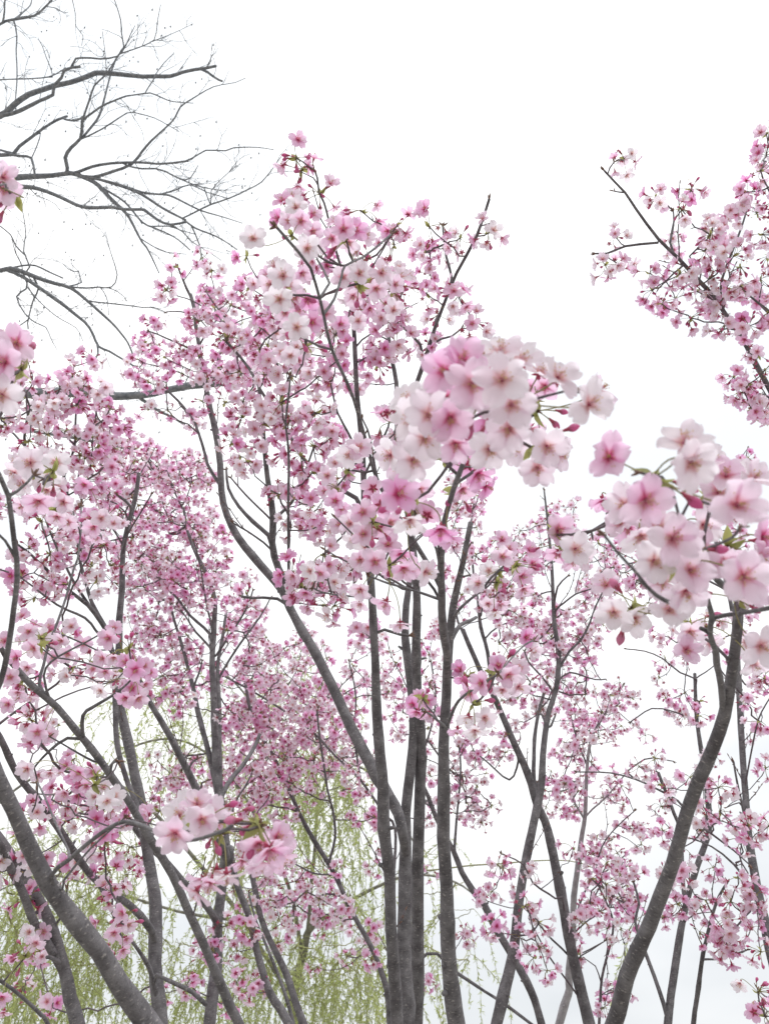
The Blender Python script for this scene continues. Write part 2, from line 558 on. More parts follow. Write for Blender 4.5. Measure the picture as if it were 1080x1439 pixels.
def cluster_pack(rng, lod, tone, nfl):
    """one spur's umbel of blossoms, gravity along -Z"""
    g = Geo()
    spur(g, rng, lod)
    lib = FL_MID if lod == 1 else FL_FAR
    dirs = []
    for k in range(nfl):
        for _ in range(30):
            d = unit(rng.normal(0, 1, 3) + (0, 0, -0.12))
            if all(np.dot(d, e) < 0.72 for e in dirs):
                break
        dirs.append(d)
    for d in dirs:
        L = rng.uniform(0.022, 0.040)
        p = d * L + np.array([0, 0, -0.004])
        face = unit(d * 0.9 + np.array([0, 0, -0.35]) + rng.normal(0, 0.30, 3))
        tn = float(np.clip(tone + rng.normal(0, 0.28), 0, 1))
        ti = int(np.argmin([abs(tn - x) for x in NEAR_TONES]))
        oi = int(rng.choice([0, 0, 1, 1, 2, 2]))
        g.merge(lib[ti][oi] if rng.random() > 0.10 else SPENT[lod], mat4(align(face, rng.uniform(0, 6.28)), p, rng.uniform(0.84, 1.18)))
        stalk(g, (0, 0, 0), p - face * 0.007, face, 0.0006 if lod == 1 else 0.0008, 4 if lod == 1 else 3, 0.1, rng)
    for k in range(int(rng.integers(0, 4)) + (4 if nfl < 4 else 0)):
        d = unit(rng.normal(0, 1, 3)); L = rng.uniform(0.016, 0.03)
        bud(g, rng, d * L, unit(d + (0, 0, -0.3)), lod, rng.uniform(0.75, 1.0), rng.uniform(0.8, 1.1))
        stalk(g, (0, 0, 0), d * L - d * 0.004, d, 0.0007, 3, 0.1, rng)
    for k in range(int(rng.integers(1, 4))):
        young_leaf(g, rng, np.zeros(3), unit(rng.normal(0, 1, 3)), rng.uniform(0.008, 0.018))
    return g


CL_TONES = (0.22, 0.42, 0.60)
rc = np.random.default_rng(21)
CL = {1: [], 2: []}
CLPK = {1: [], 2: []}
for lod in (1, 2):
    for t in CL_TONES:
        row, rowp = [], []
        for k in range(7):
            g = cluster_pack(rc, lod, t, (3, 5, 6, 7, 8, 9, 6)[k])
            row.append(g.mesh("blossom_cluster")); rowp.append(g.pack())
        CL[lod].append(row); CLPK[lod].append(rowp)


# ------------------------------------------------------------------ trees
def to_px(p):
    d = np.asarray(p) - CAM
    z = d @ FW
    return np.stack([540 + F * (d @ RT) / z, 719.5 - F * (d @ UP) / z, z], -1)


class Tree:
    def __init__(s, name, label, base, group, seed, mat=BARK, twig=TWIG):
        s.base = np.array([base[0], base[1], 0.0])
        s.root = bpy.data.objects.new(name, None)
        s.root.empty_display_size = 0.2
        scene.collection.objects.link(s.root)
        s.root.location = s.base
        s.root['label'] = label
        s.root['category'] = 'tree'
        if group:
            s.root['group'] = group
        s.rng = np.random.default_rng(seed)
        s.limbs, s.pts, s.rad, s.own = [], np.zeros((0, 3)), np.zeros(0), np.zeros(0, int)
        s.px = np.zeros((0, 3))
        s.mat, s.twig = mat, twig
        s.tr = 0.0018
        s.size = 1.0
        s.cl = []          # (pos, lod, tone, z)
        s.hand = []

    def limb(s, xy, w0, w1, z0=None, z1=None, name='branch', ground=False, snap=60, wob=1.0, bare=False, sides=None, mat=None, to=None):
        """trace one limb from its foot to its tip: photo pixels, widths in pixels, depth in metres"""
        rng = s.rng
        xy = np.asarray(xy, float)
        first = None
        if not ground and len(s.pts) and snap:
            d = np.hypot(s.px[:, 0] - xy[0, 0], s.px[:, 1] - xy[0, 1])
            if z0 is not None:
                d = d + np.abs(s.px[:, 2] - z0) * 60
            k = int(np.argmin(d))
            if d[k] < snap:
                first = s.pts[k].copy(); kk = k
                if z0 is None:
                    z0 = s.px[k, 2]
        if z0 is None:
            z0 = 2.5
        if z1 is None:
            z1 = z0 * (1 + rng.normal(0, 0.03))
        seg = np.concatenate([[0], np.cumsum(np.hypot(*np.diff(xy, axis=0).T))])
        u = seg / max(seg[-1], 1e-6)
        zz = np.interp(u, np.linspace(0, 1, len(z1) + 1), [z0, *z1]) if isinstance(z1, (list, tuple)) else z0 + (z1 - z0) * u
        p = np.array([P(a, b, c) for (a, b), c in zip(xy, zz)])
        w = np.interp(u, [0, 1], [w0, w1])
        tg = np.gradient(xy, axis=0); tg /= np.maximum(np.hypot(tg[:, 0], tg[:, 1]), 1e-6)[:, None]
        rho = (xy - (540.0, 719.5)) / F
        w = w / np.sqrt(1 + (np.clip(rho, -0.7, 0.7)[:, 0] * -tg[:, 1] + np.clip(rho, -0.7, 0.7)[:, 1] * tg[:, 0]) ** 2)     # a wide lens widens what lies off its axis
        r = w / 2 / F * zz
        if first is not None:
            pr = s.rad[kk]
            r = np.minimum(r, np.interp(np.arange(len(r)), [0, 3], [pr * 0.80, pr * 1.0])) if w0 > 3.5 else r
            if pr > 0.004:                            # grow out of the parent along its own direction, as a real fork does
                k2 = kk; dist = 0.0; want = 2.6 * pr + 1.5 * r[0]
                while k2 > 0 and s.own[k2 - 1] == s.own[kk] and dist < want:
                    dist += np.linalg.norm(s.pts[k2] - s.pts[k2 - 1]); k2 -= 1
                if k2 != kk:
                    mid = s.pts[k2] * 0.5 + first * 0.5
                    nx = p[1] if np.linalg.norm(first - p[0]) <= 2.0 * pr else p[0]
                    dd = unit(nx - mid)
                    rest = p[1:] if np.linalg.norm(first - p[0]) <= 2.0 * pr else p
                    rr_ = r[1:] if len(rest) < len(p) else r
                    p = np.vstack([s.pts[k2], mid + dd * min(pr * 0.4, 0.3 * np.linalg.norm(nx - mid)), rest]); r = np.concatenate([[r[0] * 0.9, r[0]], rr_])
                    first = p[0]
            if np.linalg.norm(first - p[0]) > 0.01:
                p = np.vstack([first, p]); r = np.concatenate([[r[0]], r])
            else:
                p[0] = first
        if ground:
            t = unit(p[0] - p[1]); h = p[0][2]
            b = s.base + np.array([rng.normal(0, 0.05), rng.normal(0, 0.05), -0.05])
            c = p[0] + t * 0.55 * h
            uu = np.linspace(0, 1, 9)[:-1, None]
            ex = b * (1 - uu) ** 2 + 2 * c * uu * (1 - uu) + p[0] * uu ** 2
            p = np.vstack([ex, p]); r = np.concatenate([r[0] * np.linspace(1.45, 1.03, 8), r])
        step = 0.03 if np.mean(zz) < 2 else 0.05
        if np.mean(zz) > 5:
            step = 0.10
        q = catmull(p, step)
        # radii by arc length
        sp = np.concatenate([[0], np.cumsum(np.linalg.norm(np.diff(p, axis=0), axis=1))])
        sq = np.concatenate([[0], np.cumsum(np.linalg.norm(np.diff(q, axis=0), axis=1))])
        rq = np.interp(sq / sq[-1], sp / sp[-1], r)
        n = len(q)
        k = rng.normal(0, 1, (n // 4 + 3, 3)); xs = np.linspace(0, len(k) - 1.01, n)
        noise = np.stack([np.interp(xs, np.arange(len(k)), k[:, j]) for j in range(3)], 1)
        fade = np.minimum(1, np.arange(n) / 4)[:, None]
        q = q + noise * (np.minimum(rq, 0.012)[:, None] * 0.30 * wob) * fade
        rq = rq * (1 + 0.05 * np.interp(xs, np.arange(len(k)), rng.normal(0, 1, len(k))))
        if first is not None and w0 > 3.5:          # collar where it leaves its parent
            rq = rq * (1 + 0.16 * np.exp(-np.arange(n) * step / np.maximum(2.2 * rq[0], 0.008)))
        g = Geo()
        if rq.max() > 0.006 and np.mean(zz) < 5:      # knots, scars and pruned stubs
            for _ in range(int(sq[-1] / 0.16)):
                j = int(rng.integers(2, n - 1)); rj = rq[j]
                rq = rq * (1 + rng.uniform(0.03, 0.11) * np.exp(-((sq - sq[j]) / (0.9 * rj + 0.004)) ** 2))
                dd = rng.normal(0, 1, 3); tt = unit(q[j] - q[j - 1]); dd = unit(dd - tt * np.dot(dd, tt)); dd = unit(dd + tt * rng.uniform(0.0, 0.9))
                ln = rj * rng.uniform(1.1, 1.5) if rng.random() < 0.8 else rj + rng.uniform(0.008, 0.022)
                a0 = q[j] - s.base
                rs = min(rj * rng.uniform(0.22, 0.42), 0.006)
                frame_tube(g, [a0, a0 + dd * ln * 0.75, a0 + dd * ln], [rs * 1.3, rs * 1.1, rs * 0.8], 7, s.mat if w0 > 3.2 else s.twig, rng.uniform(0, 9), rng.uniform(0, 1))
        sd = sides or (16 if rq.max() > 0.015 else 10 if rq.max() > 0.006 else 6)
        frame_tube(g, q - s.base, rq, sd, mat if mat is not None else (s.mat if w0 > 3.2 else s.twig), rng.uniform(0, 9), rng.uniform(0, 1), 0.02, rng)
        if s.mat in (BARK, PALE) and np.max(np.atleast_1d(w1)) < 4.6:         # end buds
            for _ in range(4):
                d = unit(unit(q[-1] - q[-2]) + rng.normal(0, 0.5, 3)); a0 = q[-1] - s.base
                ln = rng.uniform(0.010, 0.018) * min(1.0, np.mean(zz) / 1.6)
                frame_tube(g, [a0 - d * 0.002, a0 + d * ln * 0.5, a0 + d * ln], [rq[-1] * 0.6, min(0.0024, rq[-1] * 1.1), 0.0006], 5, SCALE)
                g.t[-1][:, 3] = 0
        i = len(s.limbs)
        s.limbs.append([name, g])
        s.pts = np.vstack([s.pts, q]); s.rad = np.concatenate([s.rad, rq]); s.own = np.concatenate([s.own, np.full(n, i)])
        s.px = np.vstack([s.px, to_px(q)])
        return s

    def blob(s, cx, cy, rx, ry, dens=1.0, z=3.0, tone=0.45, dz=0.16):
        rng = s.rng
        dia = 104.0 / z
        n = max(1, int(round(math.pi * rx * ry * dens * BLOB_K / (0.62 * dia * dia))))
        got = []
        for _ in range(n):
            best, bd = None, -1
            for __ in range(8):
                a = rng.uniform(0, 6.283); r = math.sqrt(rng.uniform(0, 1))
                c = (cx + rx * r * math.cos(a), cy + ry * r * math.sin(a))
                d = min([math.hypot(c[0] - e[0], c[1] - e[1]) for e in got], default=1e9)
                if d > bd:
                    best, bd = c, d
            got.append(best)
            zz = z * (1 + rng.normal(0, dz / 3))
            s.cl.append((P(*best, zz), 1 if zz < 2.35 else 2, float(np.clip(tone - 0.03 + rng.normal(0, 0.18), 0.05, 0.9)), zz))

    def blobs(s, rows, tone=0.45):
        for b in rows:
            b = list(b)
            if len(b) < 7:
                b = b + [3.0] * (6 - len(b)) + [tone]
            s.blob(*b)

    def flowers(s, rows, zk=1.0):
        """near blossoms placed one by one: x, y, width in pixels, tone, tilt right, tilt up (, back)"""
        rng = s.rng
        fl = []
        for row in rows:
            x, y, w, tone, fx, fy = row[:6]
            z = 42.6 / w * zk * (1 + rng.normal(0, 0.015))
            c = P(x, y, z)
            back = len(row) > 6
            f = unit(RT * (fx + rng.normal(0, 0.08)) + UP * (fy + rng.normal(0, 0.08)) - FW * (-1.0 if back else 1.0))
            fl.append((c, f, tone, w))
        pos = np.array([c - f * 0.030 for c, f, _, _ in fl])
        k = max(1, int(math.ceil(len(fl) / 4.2)))
        cen = pos[rng.choice(len(pos), k, replace=False)]
        for _ in range(12):
            lab = np.argmin(np.linalg.norm(pos[:, None] - cen[None], axis=2), axis=1)
            for j in range(k):
                if (lab == j).any():
                    cen[j] = pos[lab == j].mean(0)
        for j in range(k):
            m = [fl[i] for i in range(len(fl)) if lab[i] == j]
            if m:
                c = cen[j] + FW * 0.012
                s.hand.append((c, m))

    def grow(s):
        """join every cluster to the limbs with twigs: nearest first, each new twig can carry the next"""
        rng = s.rng
        tg = [h[0] for h in s.hand] + [c[0] for c in s.cl]
        if not tg:
            return
        big = [True] * len(s.hand) + [False] * len(s.cl)
        tg = np.array(tg)
        keep = s.rad < 0.05
        npts, nrad, nown = s.pts[keep], s.rad[keep], s.own[keep]
        nid = np.full(len(npts), -1)
        d0 = np.min(np.linalg.norm(tg[:, None] - npts[None, ::3], axis=2), axis=1)
        order = np.argsort(d0)
        tw = []            # [pts, parent twig, owner limb, big]
        for k in order:
            c = tg[k]
            v = c - npts
            d = np.linalg.norm(v, axis=1)
            cost = d * (1 + 0.55 * np.clip(-v[:, 2] / np.maximum(d, 1e-6), 0, 1)) + np.where(nid >= 0, 0.015, 0.0)
            i = int(np.argmin(cost))
            a = npts[i]; L = d[i]
            if L < 0.012:
                continue
            dirn = unit(c - a)
            side = unit(rng.normal(0, 1, 3))
            c1 = a + unit(dirn + side * 0.45 - np.array([0, 0, 0.10])) * L * 0.36
            c2 = c - unit(dirn + side * 0.15 + np.array([0, 0, 0.55])) * L * 0.30
            n = max(3, int(L / 0.035) + 2)
            u = np.linspace(0, 1, n + 1)[:, None]
            pts = a * (1 - u) ** 3 + 3 * c1 * u * (1 - u) ** 2 + 3 * c2 * u * u * (1 - u) + c * u ** 3
            pts[1:-1] += rng.normal(0, min(0.0035, L * 0.02), (n - 1, 3))
            tw.append([pts, int(nid[i]), int(nown[i]), big[k], nrad[i]])
            t = len(tw) - 1
            npts = np.vstack([npts, pts[1:]]); nrad = np.concatenate([nrad, np.full(n, 0.002)])
            nown = np.concatenate([nown, np.full(n, nown[i])]); nid = np.concatenate([nid, np.full(n, t)])
        load = np.ones(len(tw))
        for t in range(len(tw) - 1, -1, -1):
            if tw[t][1] >= 0:
                load[tw[t][1]] += load[t]
        for t, (pts, par, own, bg, r0) in enumerate(tw):
            r = s.tr * (1.1 if bg else 1.0) * load[t] ** 0.33
            if par < 0:
                r = min(r, r0 * 0.8)
            rr = np.linspace(r, max(0.8 * s.tr, r * 0.75), len(pts))
            g = s.limbs[own][1]
            frame_tube(g, pts - s.base, rr, 5 if pts[0][1] > 1.2 else 7, s.twig, rng.uniform(0, 9), rng.uniform(0, 1), 0.06, rng)
            # buds and spurs along the twig
            L = np.linalg.norm(np.diff(pts, axis=0), axis=1).sum()
            for _ in range(int(L / 0.07)):
                j = int(rng.integers(1, len(pts) - 1)) if len(pts) > 2 else 0
                d = unit(unit(pts[j] - pts[j - 1]) + rng.normal(0, 0.7, 3))
                q = pts[j] - s.base; ln = rng.uniform(0.006, 0.016)
                frame_tube(g, [q, q + d * ln * 0.5, q + d * ln], [0.0010, 0.0014, 0.0006], 4, SCALE if rng.random() < 0.6 else s.twig)
                g.t[-1][:, 3] = 0

    def bare_twigs(s, per_m, lo, hi, r, z_gain=0.12, fork=2):
        """fine leafless twigs along every limb"""
        rng = s.rng
        base_n = len(s.pts)
        for i in range(len(s.limbs)):
            idx = np.where(s.own[:base_n] == i)[0]
            if len(idx) < 4 or s.rad[idx].max() > 0.12:
                continue
            L = np.linalg.norm(np.diff(s.pts[idx], axis=0), axis=1).sum()
            for _ in range(rng.poisson(L * per_m)):
                j = idx[int(rng.integers(len(idx) // 8, len(idx) - 1))]
                if s.px[j, 1] < -150 or s.px[j, 0] < -150:
                    continue
                t = unit(s.pts[j + 1] - s.pts[j])
                s._sprig(i, s.pts[j], unit(t + unit(rng.normal(0, 1, 3)) * 0.9 + np.array([0, 0, z_gain])), rng.uniform(lo, hi), r, fork)

    def sprigs(s, per_m):
        """thin leafless shoots with buds along the blossoming limbs"""
        rng = s.rng
        N = len(s.pts)
        for i in range(len(s.limbs)):
            idx = np.where((s.own[:N] == i) & (s.rad[:N] < 0.016) & (s.px[:N, 1] < 1400) & (s.px[:N, 1] > -50) & (s.px[:N, 0] > -50) & (s.px[:N, 0] < 1130) & (s.px[:N, 2] > 1.15) & ~((s.px[:N, 1] < 345) & (s.px[:N, 0] > 600)))[0]
            if len(idx) < 5:
                continue
            L = np.linalg.norm(np.diff(s.pts[idx], axis=0), axis=1).sum()
            for _ in range(rng.poisson(L * per_m)):
                j = idx[int(rng.integers(1, len(idx) - 1))]
                t = unit(s.pts[j] - s.pts[j - 1])
                d = unit(t + unit(rng.normal(0, 1, 3)) * 0.8 + np.array([0, 0, 0.25]))
                n = 6; ln = rng.uniform(0.06, 0.22); p = s.pts[j]; pts = [p]
                for k in range(n):
                    d = unit(d + rng.normal(0, 0.12, 3) + np.array([0, 0, 0.05])); pts.append(pts[-1] + d * ln / n)
                g = s.limbs[i][1]
                frame_tube(g, np.array(pts) - s.base, np.linspace(0.0020, 0.0011, n + 1), 5, s.twig, rng.uniform(0, 9), rng.uniform(0, 1))
                for k in range(2, n + 1):
                    q = pts[k] - s.base; dd = unit(d + rng.normal(0, 0.7, 3)) if k < n else d
                    frame_tube(g, [q, q + dd * 0.005, q + dd * 0.011], [0.0012, 0.0018, 0.0006], 4, SCALE)
                    g.t[-1][:, 3] = 0

    def _sprig(s, i, p, d, L, r, fork):
        rng = s.rng
        n = 6
        pts = [p]
        for k in range(n):
            d = unit(d + rng.normal(0, 0.20, 3) + np.array([0, 0, 0.03]))
            pts.append(pts[-1] + d * L / n)
        pts = np.array(pts)
        frame_tube(s.limbs[i][1], pts - s.base, np.linspace(r, r * 0.45, n + 1), 4, s.mat, rng.uniform(0, 9), rng.uniform(0, 1))
        if fork > 0:
            for k in range(int(rng.integers(1, 4))):
                j = int(rng.integers(1, n))
                s._sprig(i, pts[j], unit(unit(pts[j] - pts[j - 1]) + unit(rng.normal(0, 1, 3)) * 0.8), L * rng.uniform(0.3, 0.6), r * 0.6, fork - 1)
        elif rng.random() < 0.30:      # a dangling seed head
            q = pts[-1] - s.base + np.array([0, 0, -0.05])
            frame_tube(s.limbs[i][1], [pts[-1] - s.base, q], [r * 0.3, r * 0.3], 3, s.mat)
            b = Geo(); bud(b, rng, q, np.array([0, 0, -1.0]), 2, 0.5, 2.4)
            for m in b.qm:
                m[:] = s.mat
            for m in b.rm:
                m[:] = s.mat
            s.limbs[i][1].merge(b.pack())

    def build(s):
        rng = s.rng
        s.grow()
        if s.cl:
            s.sprigs(1.6)
        for name, g in s.limbs:
            obj(name, g.mesh(name), s.root)
        left = 100
        for c, m in s.hand:
            g = Geo()
            spur(g, rng, 0)
            cl = bpy.data.objects.new("blossom_cluster", None)
            fl = []
            for fc, ff, tone, w in m:
                e = fc - ff * 0.004 - c
                stalk(g, (0, 0, 0), e - ff * 0.0062, ff, 0.00062, 7, 0.1, rng)
                fl.append((e, ff, tone))
            for _ in range(int(rng.integers(4, 8))):
                d = unit(rng.normal(0, 1, 3) - FW * 0.3)
                young_leaf(g, rng, np.zeros(3), d, rng.uniform(0.009, 0.021))
            for _ in range(int(rng.integers(1, 4))):
                d = unit(rng.normal(0, 1, 3) + (0, 0, -0.3)); L = rng.uniform(0.02, 0.035)
                bud(g, rng, d * L, unit(d + (0, 0, -0.3)), 0, rng.uniform(0.7, 1.0), rng.uniform(0.9, 1.25))
                stalk(g, (0, 0, 0), d * (L - 0.004), d, 0.0006, 5, 0.1, rng)
            bpy.data.objects.remove(cl)
            cl = obj("blossom_cluster", g.mesh("blossom_cluster"), s.root, mat4(np.eye(3), c - s.base))
            for e, ff, tone in fl:
                ti = int(np.argmin([abs(tone - x) for x in NEAR_TONES]))
                oi = int(rng.choice([0, 0, 0, 1, 1])); vi = int(rng.integers(0, 5))
                obj("blossom", near_flower(ti, oi, vi), cl, mat4(align(ff, rng.uniform(0, 6.28)), e, rng.uniform(0.97, 1.05)))
            left -= 1
        rest = Geo(); nr = 0
        for c, lod, tone, z in sorted(s.cl, key=lambda a: a[3]):
            ti = int(np.argmin([abs(tone - x) for x in CL_TONES])); k = int(rng.integers(0, 7))
            tilt = align(unit(np.array([rng.normal(0, 0.35), rng.normal(0, 0.35), 1.0])), rng.uniform(0, 6.28))
            M = mat4(tilt, c - s.base, rng.uniform(0.98, 1.22) * s.size)
            if left > 0:
                obj("blossom_cluster", CL[lod][ti][k], s.root, M); left -= 1
            else:
                rest.merge(CLPK[lod][ti][k], M, rng.uniform(0, 1)); nr += 1
        if nr:
            o = obj("blossom_mass", rest.mesh("blossom_mass"), s.root)
            o['kind'] = 'stuff'
        print(s.root.name, 'limbs', len(s.limbs), 'hand', len(s.hand), 'clusters', len(s.cl), 'rest', nr)


BLOB_K = 1.46

# ------------------------------------------------------------------ ground
def make_ground():
    m, n, l, out = new_mat("pale_bounce_ground")  # unseen ground; pale neutral tone chosen to bounce light onto blossom undersides
    tc = n.new("ShaderNodeTexCoord")
    a = n.new("ShaderNodeTexNoise"); a.inputs['Scale'].default_value = 0.6; a.inputs['Detail'].default_value = 8
    b = n.new("ShaderNodeTexNoise"); b.inputs['Scale'].default_value = 22; b.inputs['Detail'].default_value = 6
    l.new(tc.outputs['Object'], a.inputs['Vector']); l.new(tc.outputs['Object'], b.inputs['Vector'])
    c = mixc(n, l, a.outputs[0], (0.30, 0.28, 0.25), (0.40, 0.38, 0.35))
    c = mixc(n, l, mth(n, l, 'MULTIPLY', b.outputs[0], 0.6), c, (0.24, 0.22, 0.19))
    p = n.new("ShaderNodeBsdfPrincipled"); p.inputs['Roughness'].default_value = 0.95
    l.new(c, p.inputs['Base Color'])
    bm = n.new("ShaderNodeBump"); bm.inputs['Strength'].default_value = 0.6
    l.new(b.outputs[0], bm.inputs['Height']); l.new(bm.outputs[0], p.inputs['Normal'])
    l.new(p.outputs[0], out.inputs['Surface'])
    me = bpy.data.meshes.new("ground")
    N = 40; S = 900.0
    u = np.linspace(-1, 1, N + 1); u = np.sign(u) * np.abs(u) ** 2.2 * S
    X, Y = np.meshgrid(u, u)
    Z = 0.03 * np.sin(X * 0.7) * np.cos(Y * 0.5)
    v = np.stack([X, Y, Z], -1).reshape(-1, 3)
    ix = np.arange((N + 1) ** 2).reshape(N + 1, N + 1)
    f = np.stack([ix[:-1, :-1], ix[:-1, 1:], ix[1:, 1:], ix[1:, :-1]], -1).reshape(-1, 4)
    me.from_pydata(v.tolist(), [], f.tolist()); me.update()
    me.materials.append(m)
    o = bpy.data.objects.new("ground", me); scene.collection.objects.link(o)
    o['kind'] = 'structure'; o['label'] = 'unseen ground under the trees, kept pale to bounce light up'; o['category'] = 'ground'


make_ground()


def foot(px, z, dx=0.0, dy=0.0):
    p = P(px, 1439, z)
    return (p[0] + dx, p[1] + dy)


CH = 'flowering cherry trees'

# ================================================================== bare tree, upper left
t = Tree('bare_tree', 'leafless tree with dark spreading limbs reaching in at the upper left', (-6.6, 3.6), None, 5, BARE, BARE)
t.limb([(-760, 1500), (-700, 1000), (-620, 620), (-520, 380)], 70, 50, 7.3, 7.4, 'trunk', True)
t.limb([(-560, 460), (-380, 320), (-200, 258), (-60, 252), (15, 250), (46, 248), (74, 246), (100, 243), (115, 248)], 26, 7, None, 7.4)
t.limb([(-520, 380), (-330, 250), (-140, 190), (0, 163), (11, 157), (22, 146), (41, 133), (61, 126), (76, 121), (100, 116), (120, 109), (134, 103), (159, 104), (178, 106), (200, 108), (219, 107), (239, 107), (256, 102), (274, 98), (289, 96), (304, 93)], 20, 4.5, None, 7.2)
t.limb([(0, 164), (17, 159), (37, 152), (56, 143), (75, 134), (76, 122)], 7, 5, None, 7.1)
t.limb([(76, 122), (78, 118), (87, 109), (91, 100), (104, 95), (113, 94)], 5, 4)
t.limb([(102, 95), (102, 91), (107, 82), (128, 82), (141, 83), (165, 79), (176, 66)], 3.6, 2.2)
t.limb([(176, 66), (178, 62), (184, 48), (190, 36)], 2, 1.2)
t.limb([(174, 64), (171, 45), (170, 28), (163, 5), (158, -8)], 2.2, 1.4)
t.limb([(170, 74), (200, 65), (217, 56), (220, 46), (222, 28), (226, 6)], 2.2, 1.0)
t.limb([(217, 55), (235, 50), (252, 43), (272, 33)], 1.4, 0.8)
t.limb([(288, 97), (292, 101), (300, 107), (308, 112), (313, 114)], 4, 3.2)
t.limb([(-330, 250), (-140, 224), (0, 218), (20, 215), (28, 205), (44, 193), (61, 180), (81, 168), (95, 163)], 12, 4, None, 7.6)
t.limb([(88, 166), (93, 168), (109, 169), (118, 164)], 3.4, 3)
t.limb([(20, 216), (30, 219), (44, 222), (47, 232), (50, 244)], 4, 3.6)
t.limb([(57, 187), (52, 205), (45, 221)], 2, 1.8)
t.limb([(-20, 200), (0, 211), (20, 215)], 3.5, 3.5, 7.6, 7.6, snap=0)
t.limb([(100, 243), (95, 237), (92, 222), (100, 207), (113, 194), (116, 174), (117, 165)], 7, 4.5, None, 7.2)
t.limb([(116, 166), (126, 141), (133, 120), (148, 107), (158, 92), (165, 79), (176, 66)], 3.6, 2, None, 7.0)
t.limb([(117, 165), (141, 150), (161, 142), (178, 135), (200, 132), (211, 131), (228, 138), (243, 143), (272, 145)], 4, 1.2, None, 6.9)
t.limb([(204, 131), (208, 124), (215, 113), (219, 104), (230, 89), (245, 74)], 2.4, 1.2)
t.limb([(113, 194), (117, 193), (137, 168), (143, 154), (146, 143), (154, 111), (161, 89), (168, 76)], 4, 2.4, None, 7.5)
t.limb([(115, 193), (120, 193), (144, 181), (178, 159), (186, 158), (217, 166), (226, 170), (252, 185)], 2.8, 1, None, 7.2)
t.limb([(104, 243), (111, 241), (130, 234), (157, 230), (200, 228), (230, 229), (261, 226), (276, 218), (289, 211), (317, 212), (328, 208), (361, 207), (385, 210)], 5, 1.1, None, 6.9)
t.limb([(115, 248), (130, 249), (159, 241), (185, 231), (200, 213), (213, 198), (233, 179), (246, 165), (254, 150), (270, 139), (300, 122), (331, 116), (345, 110)], 5, 1.0, None, 7.0)
t.limb([(180, 233), (200, 237), (219, 237), (233, 241), (244, 247), (263, 256), (280, 262), (307, 267), (326, 267)], 3, 1.1, None, 7.2)
t.limb([(263, 256), (268, 250), (279, 232)], 2, 1.2)
t.limb([(296, 288), (297, 268), (305, 258), (322, 242), (338, 230)], 1.8, 0.9)
t.limb([(110, 247), (139, 252), (167, 259), (200, 270), (230, 273), (244, 277), (281, 295), (311, 304), (341, 314)], 5, 1.2, None, 7.1)
t.limb([(230, 273), (247, 267), (267, 260), (290, 270), (322, 279)], 2.6, 1.2)
t.limb([(139, 252), (170, 262), (200, 274), (230, 293), (261, 309)], 5, 3.2, None, 7.2)
t.limb([(261, 309), (278, 296), (296, 288), (322, 278), (359, 261), (367, 256), (380, 241), (395, 220)], 3.8, 1.2, None, 6.9)
t.limb([(-60, 254), (0, 258), (24, 262), (46, 263), (65, 268), (87, 277), (115, 290), (140, 292), (159, 291), (174, 294), (200, 295), (204, 296), (220, 308), (239, 315), (263, 311)], 7, 3.6, None, 7.0)
t.limb([(261, 311), (274, 320), (304, 332), (320, 341), (333, 351)], 3.2, 1.6)
t.limb([(272, 319), (280, 343), (285, 366), (293, 375), (304, 384)], 2.6, 1.2)
t.limb([(242, 315), (256, 325), (270, 340), (293, 354), (311, 366)], 2.2, 1.0)
t.limb([(112, 247), (125, 252), (139, 261), (154, 277), (169, 291), (180, 304), (187, 316), (200, 340), (206, 347), (213, 360), (224, 384)], 7, 1.6, None, 7.2)
t.limb([(142, 264), (148, 267), (176, 284), (200, 312), (215, 319), (237, 329), (252, 338), (267, 351)], 3.6, 1.8, None, 7.1)
t.limb([(200, 340), (215, 346), (233, 354), (262, 357)], 2, 1.0)
t.limb([(215, 319), (235, 318), (252, 323), (274, 329)], 2.2, 1.2)
t.limb([(44, 265), (52, 275), (63, 279), (78, 287), (88, 301)], 1.6, 0.8)
# lower limb
t.limb([(-700, 1000), (-420, 600), (-200, 420), (-60, 384), (0, 380), (15, 377), (37, 384), (56, 391), (78, 398), (100, 405), (128, 427), (157, 453), (170, 468), (180, 482), (187, 499)], 26, 2.5, None, 7.6)
t.limb([(20, 379), (30, 388), (56, 404), (78, 421), (96, 434), (119, 453), (130, 470), (139, 488), (154, 494), (176, 507), (192, 517)], 6, 2.6, None, 7.5)
t.limb([(139, 489), (137, 497), (130, 511)], 3, 2.2)
t.limb([(128, 426), (159, 427), (185, 430), (200, 432), (217, 432), (235, 440)], 2.6, 1.4)
t.limb([(98, 404), (115, 397), (112, 388), (111, 382), (104, 382), (96, 378), (89, 371)], 2.6, 1)
t.limb([(104, 406), (122, 405), (139, 403), (157, 403), (165, 386), (154, 349), (148, 325)], 2.6, 0.9)
t.limb([(157, 403), (166, 410), (176, 418), (178, 424)], 1.6, 1)
t.limb([(141, 404), (150, 417), (152, 430), (153, 443)], 1.6, 1)
t.limb([(42, 385), (42, 375), (34, 353), (37, 330), (33, 301), (29, 282)], 2.8, 1.0)
t.limb([(34, 352), (22, 345), (15, 330), (0, 317), (-12, 308)], 2.2, 1.8)
t.limb([(32, 378), (30, 370), (22, 355), (17, 335)], 1.8, 1.2)
t.limb([(15, 376), (33, 373), (50, 373), (68, 382), (89, 391)], 3.4, 2)
t.limb([(38, 388), (38, 398), (37, 406), (24, 417), (35, 440), (50, 453), (65, 460), (72, 476), (80, 491)], 3.4, 1)
t.limb([(56, 393), (54, 406), (48, 420), (44, 432), (39, 454), (40, 462)], 3.2, 2)
t.limb([(37, 406), (56, 424), (80, 445), (106, 460), (114, 472), (117, 480)], 2, 1)
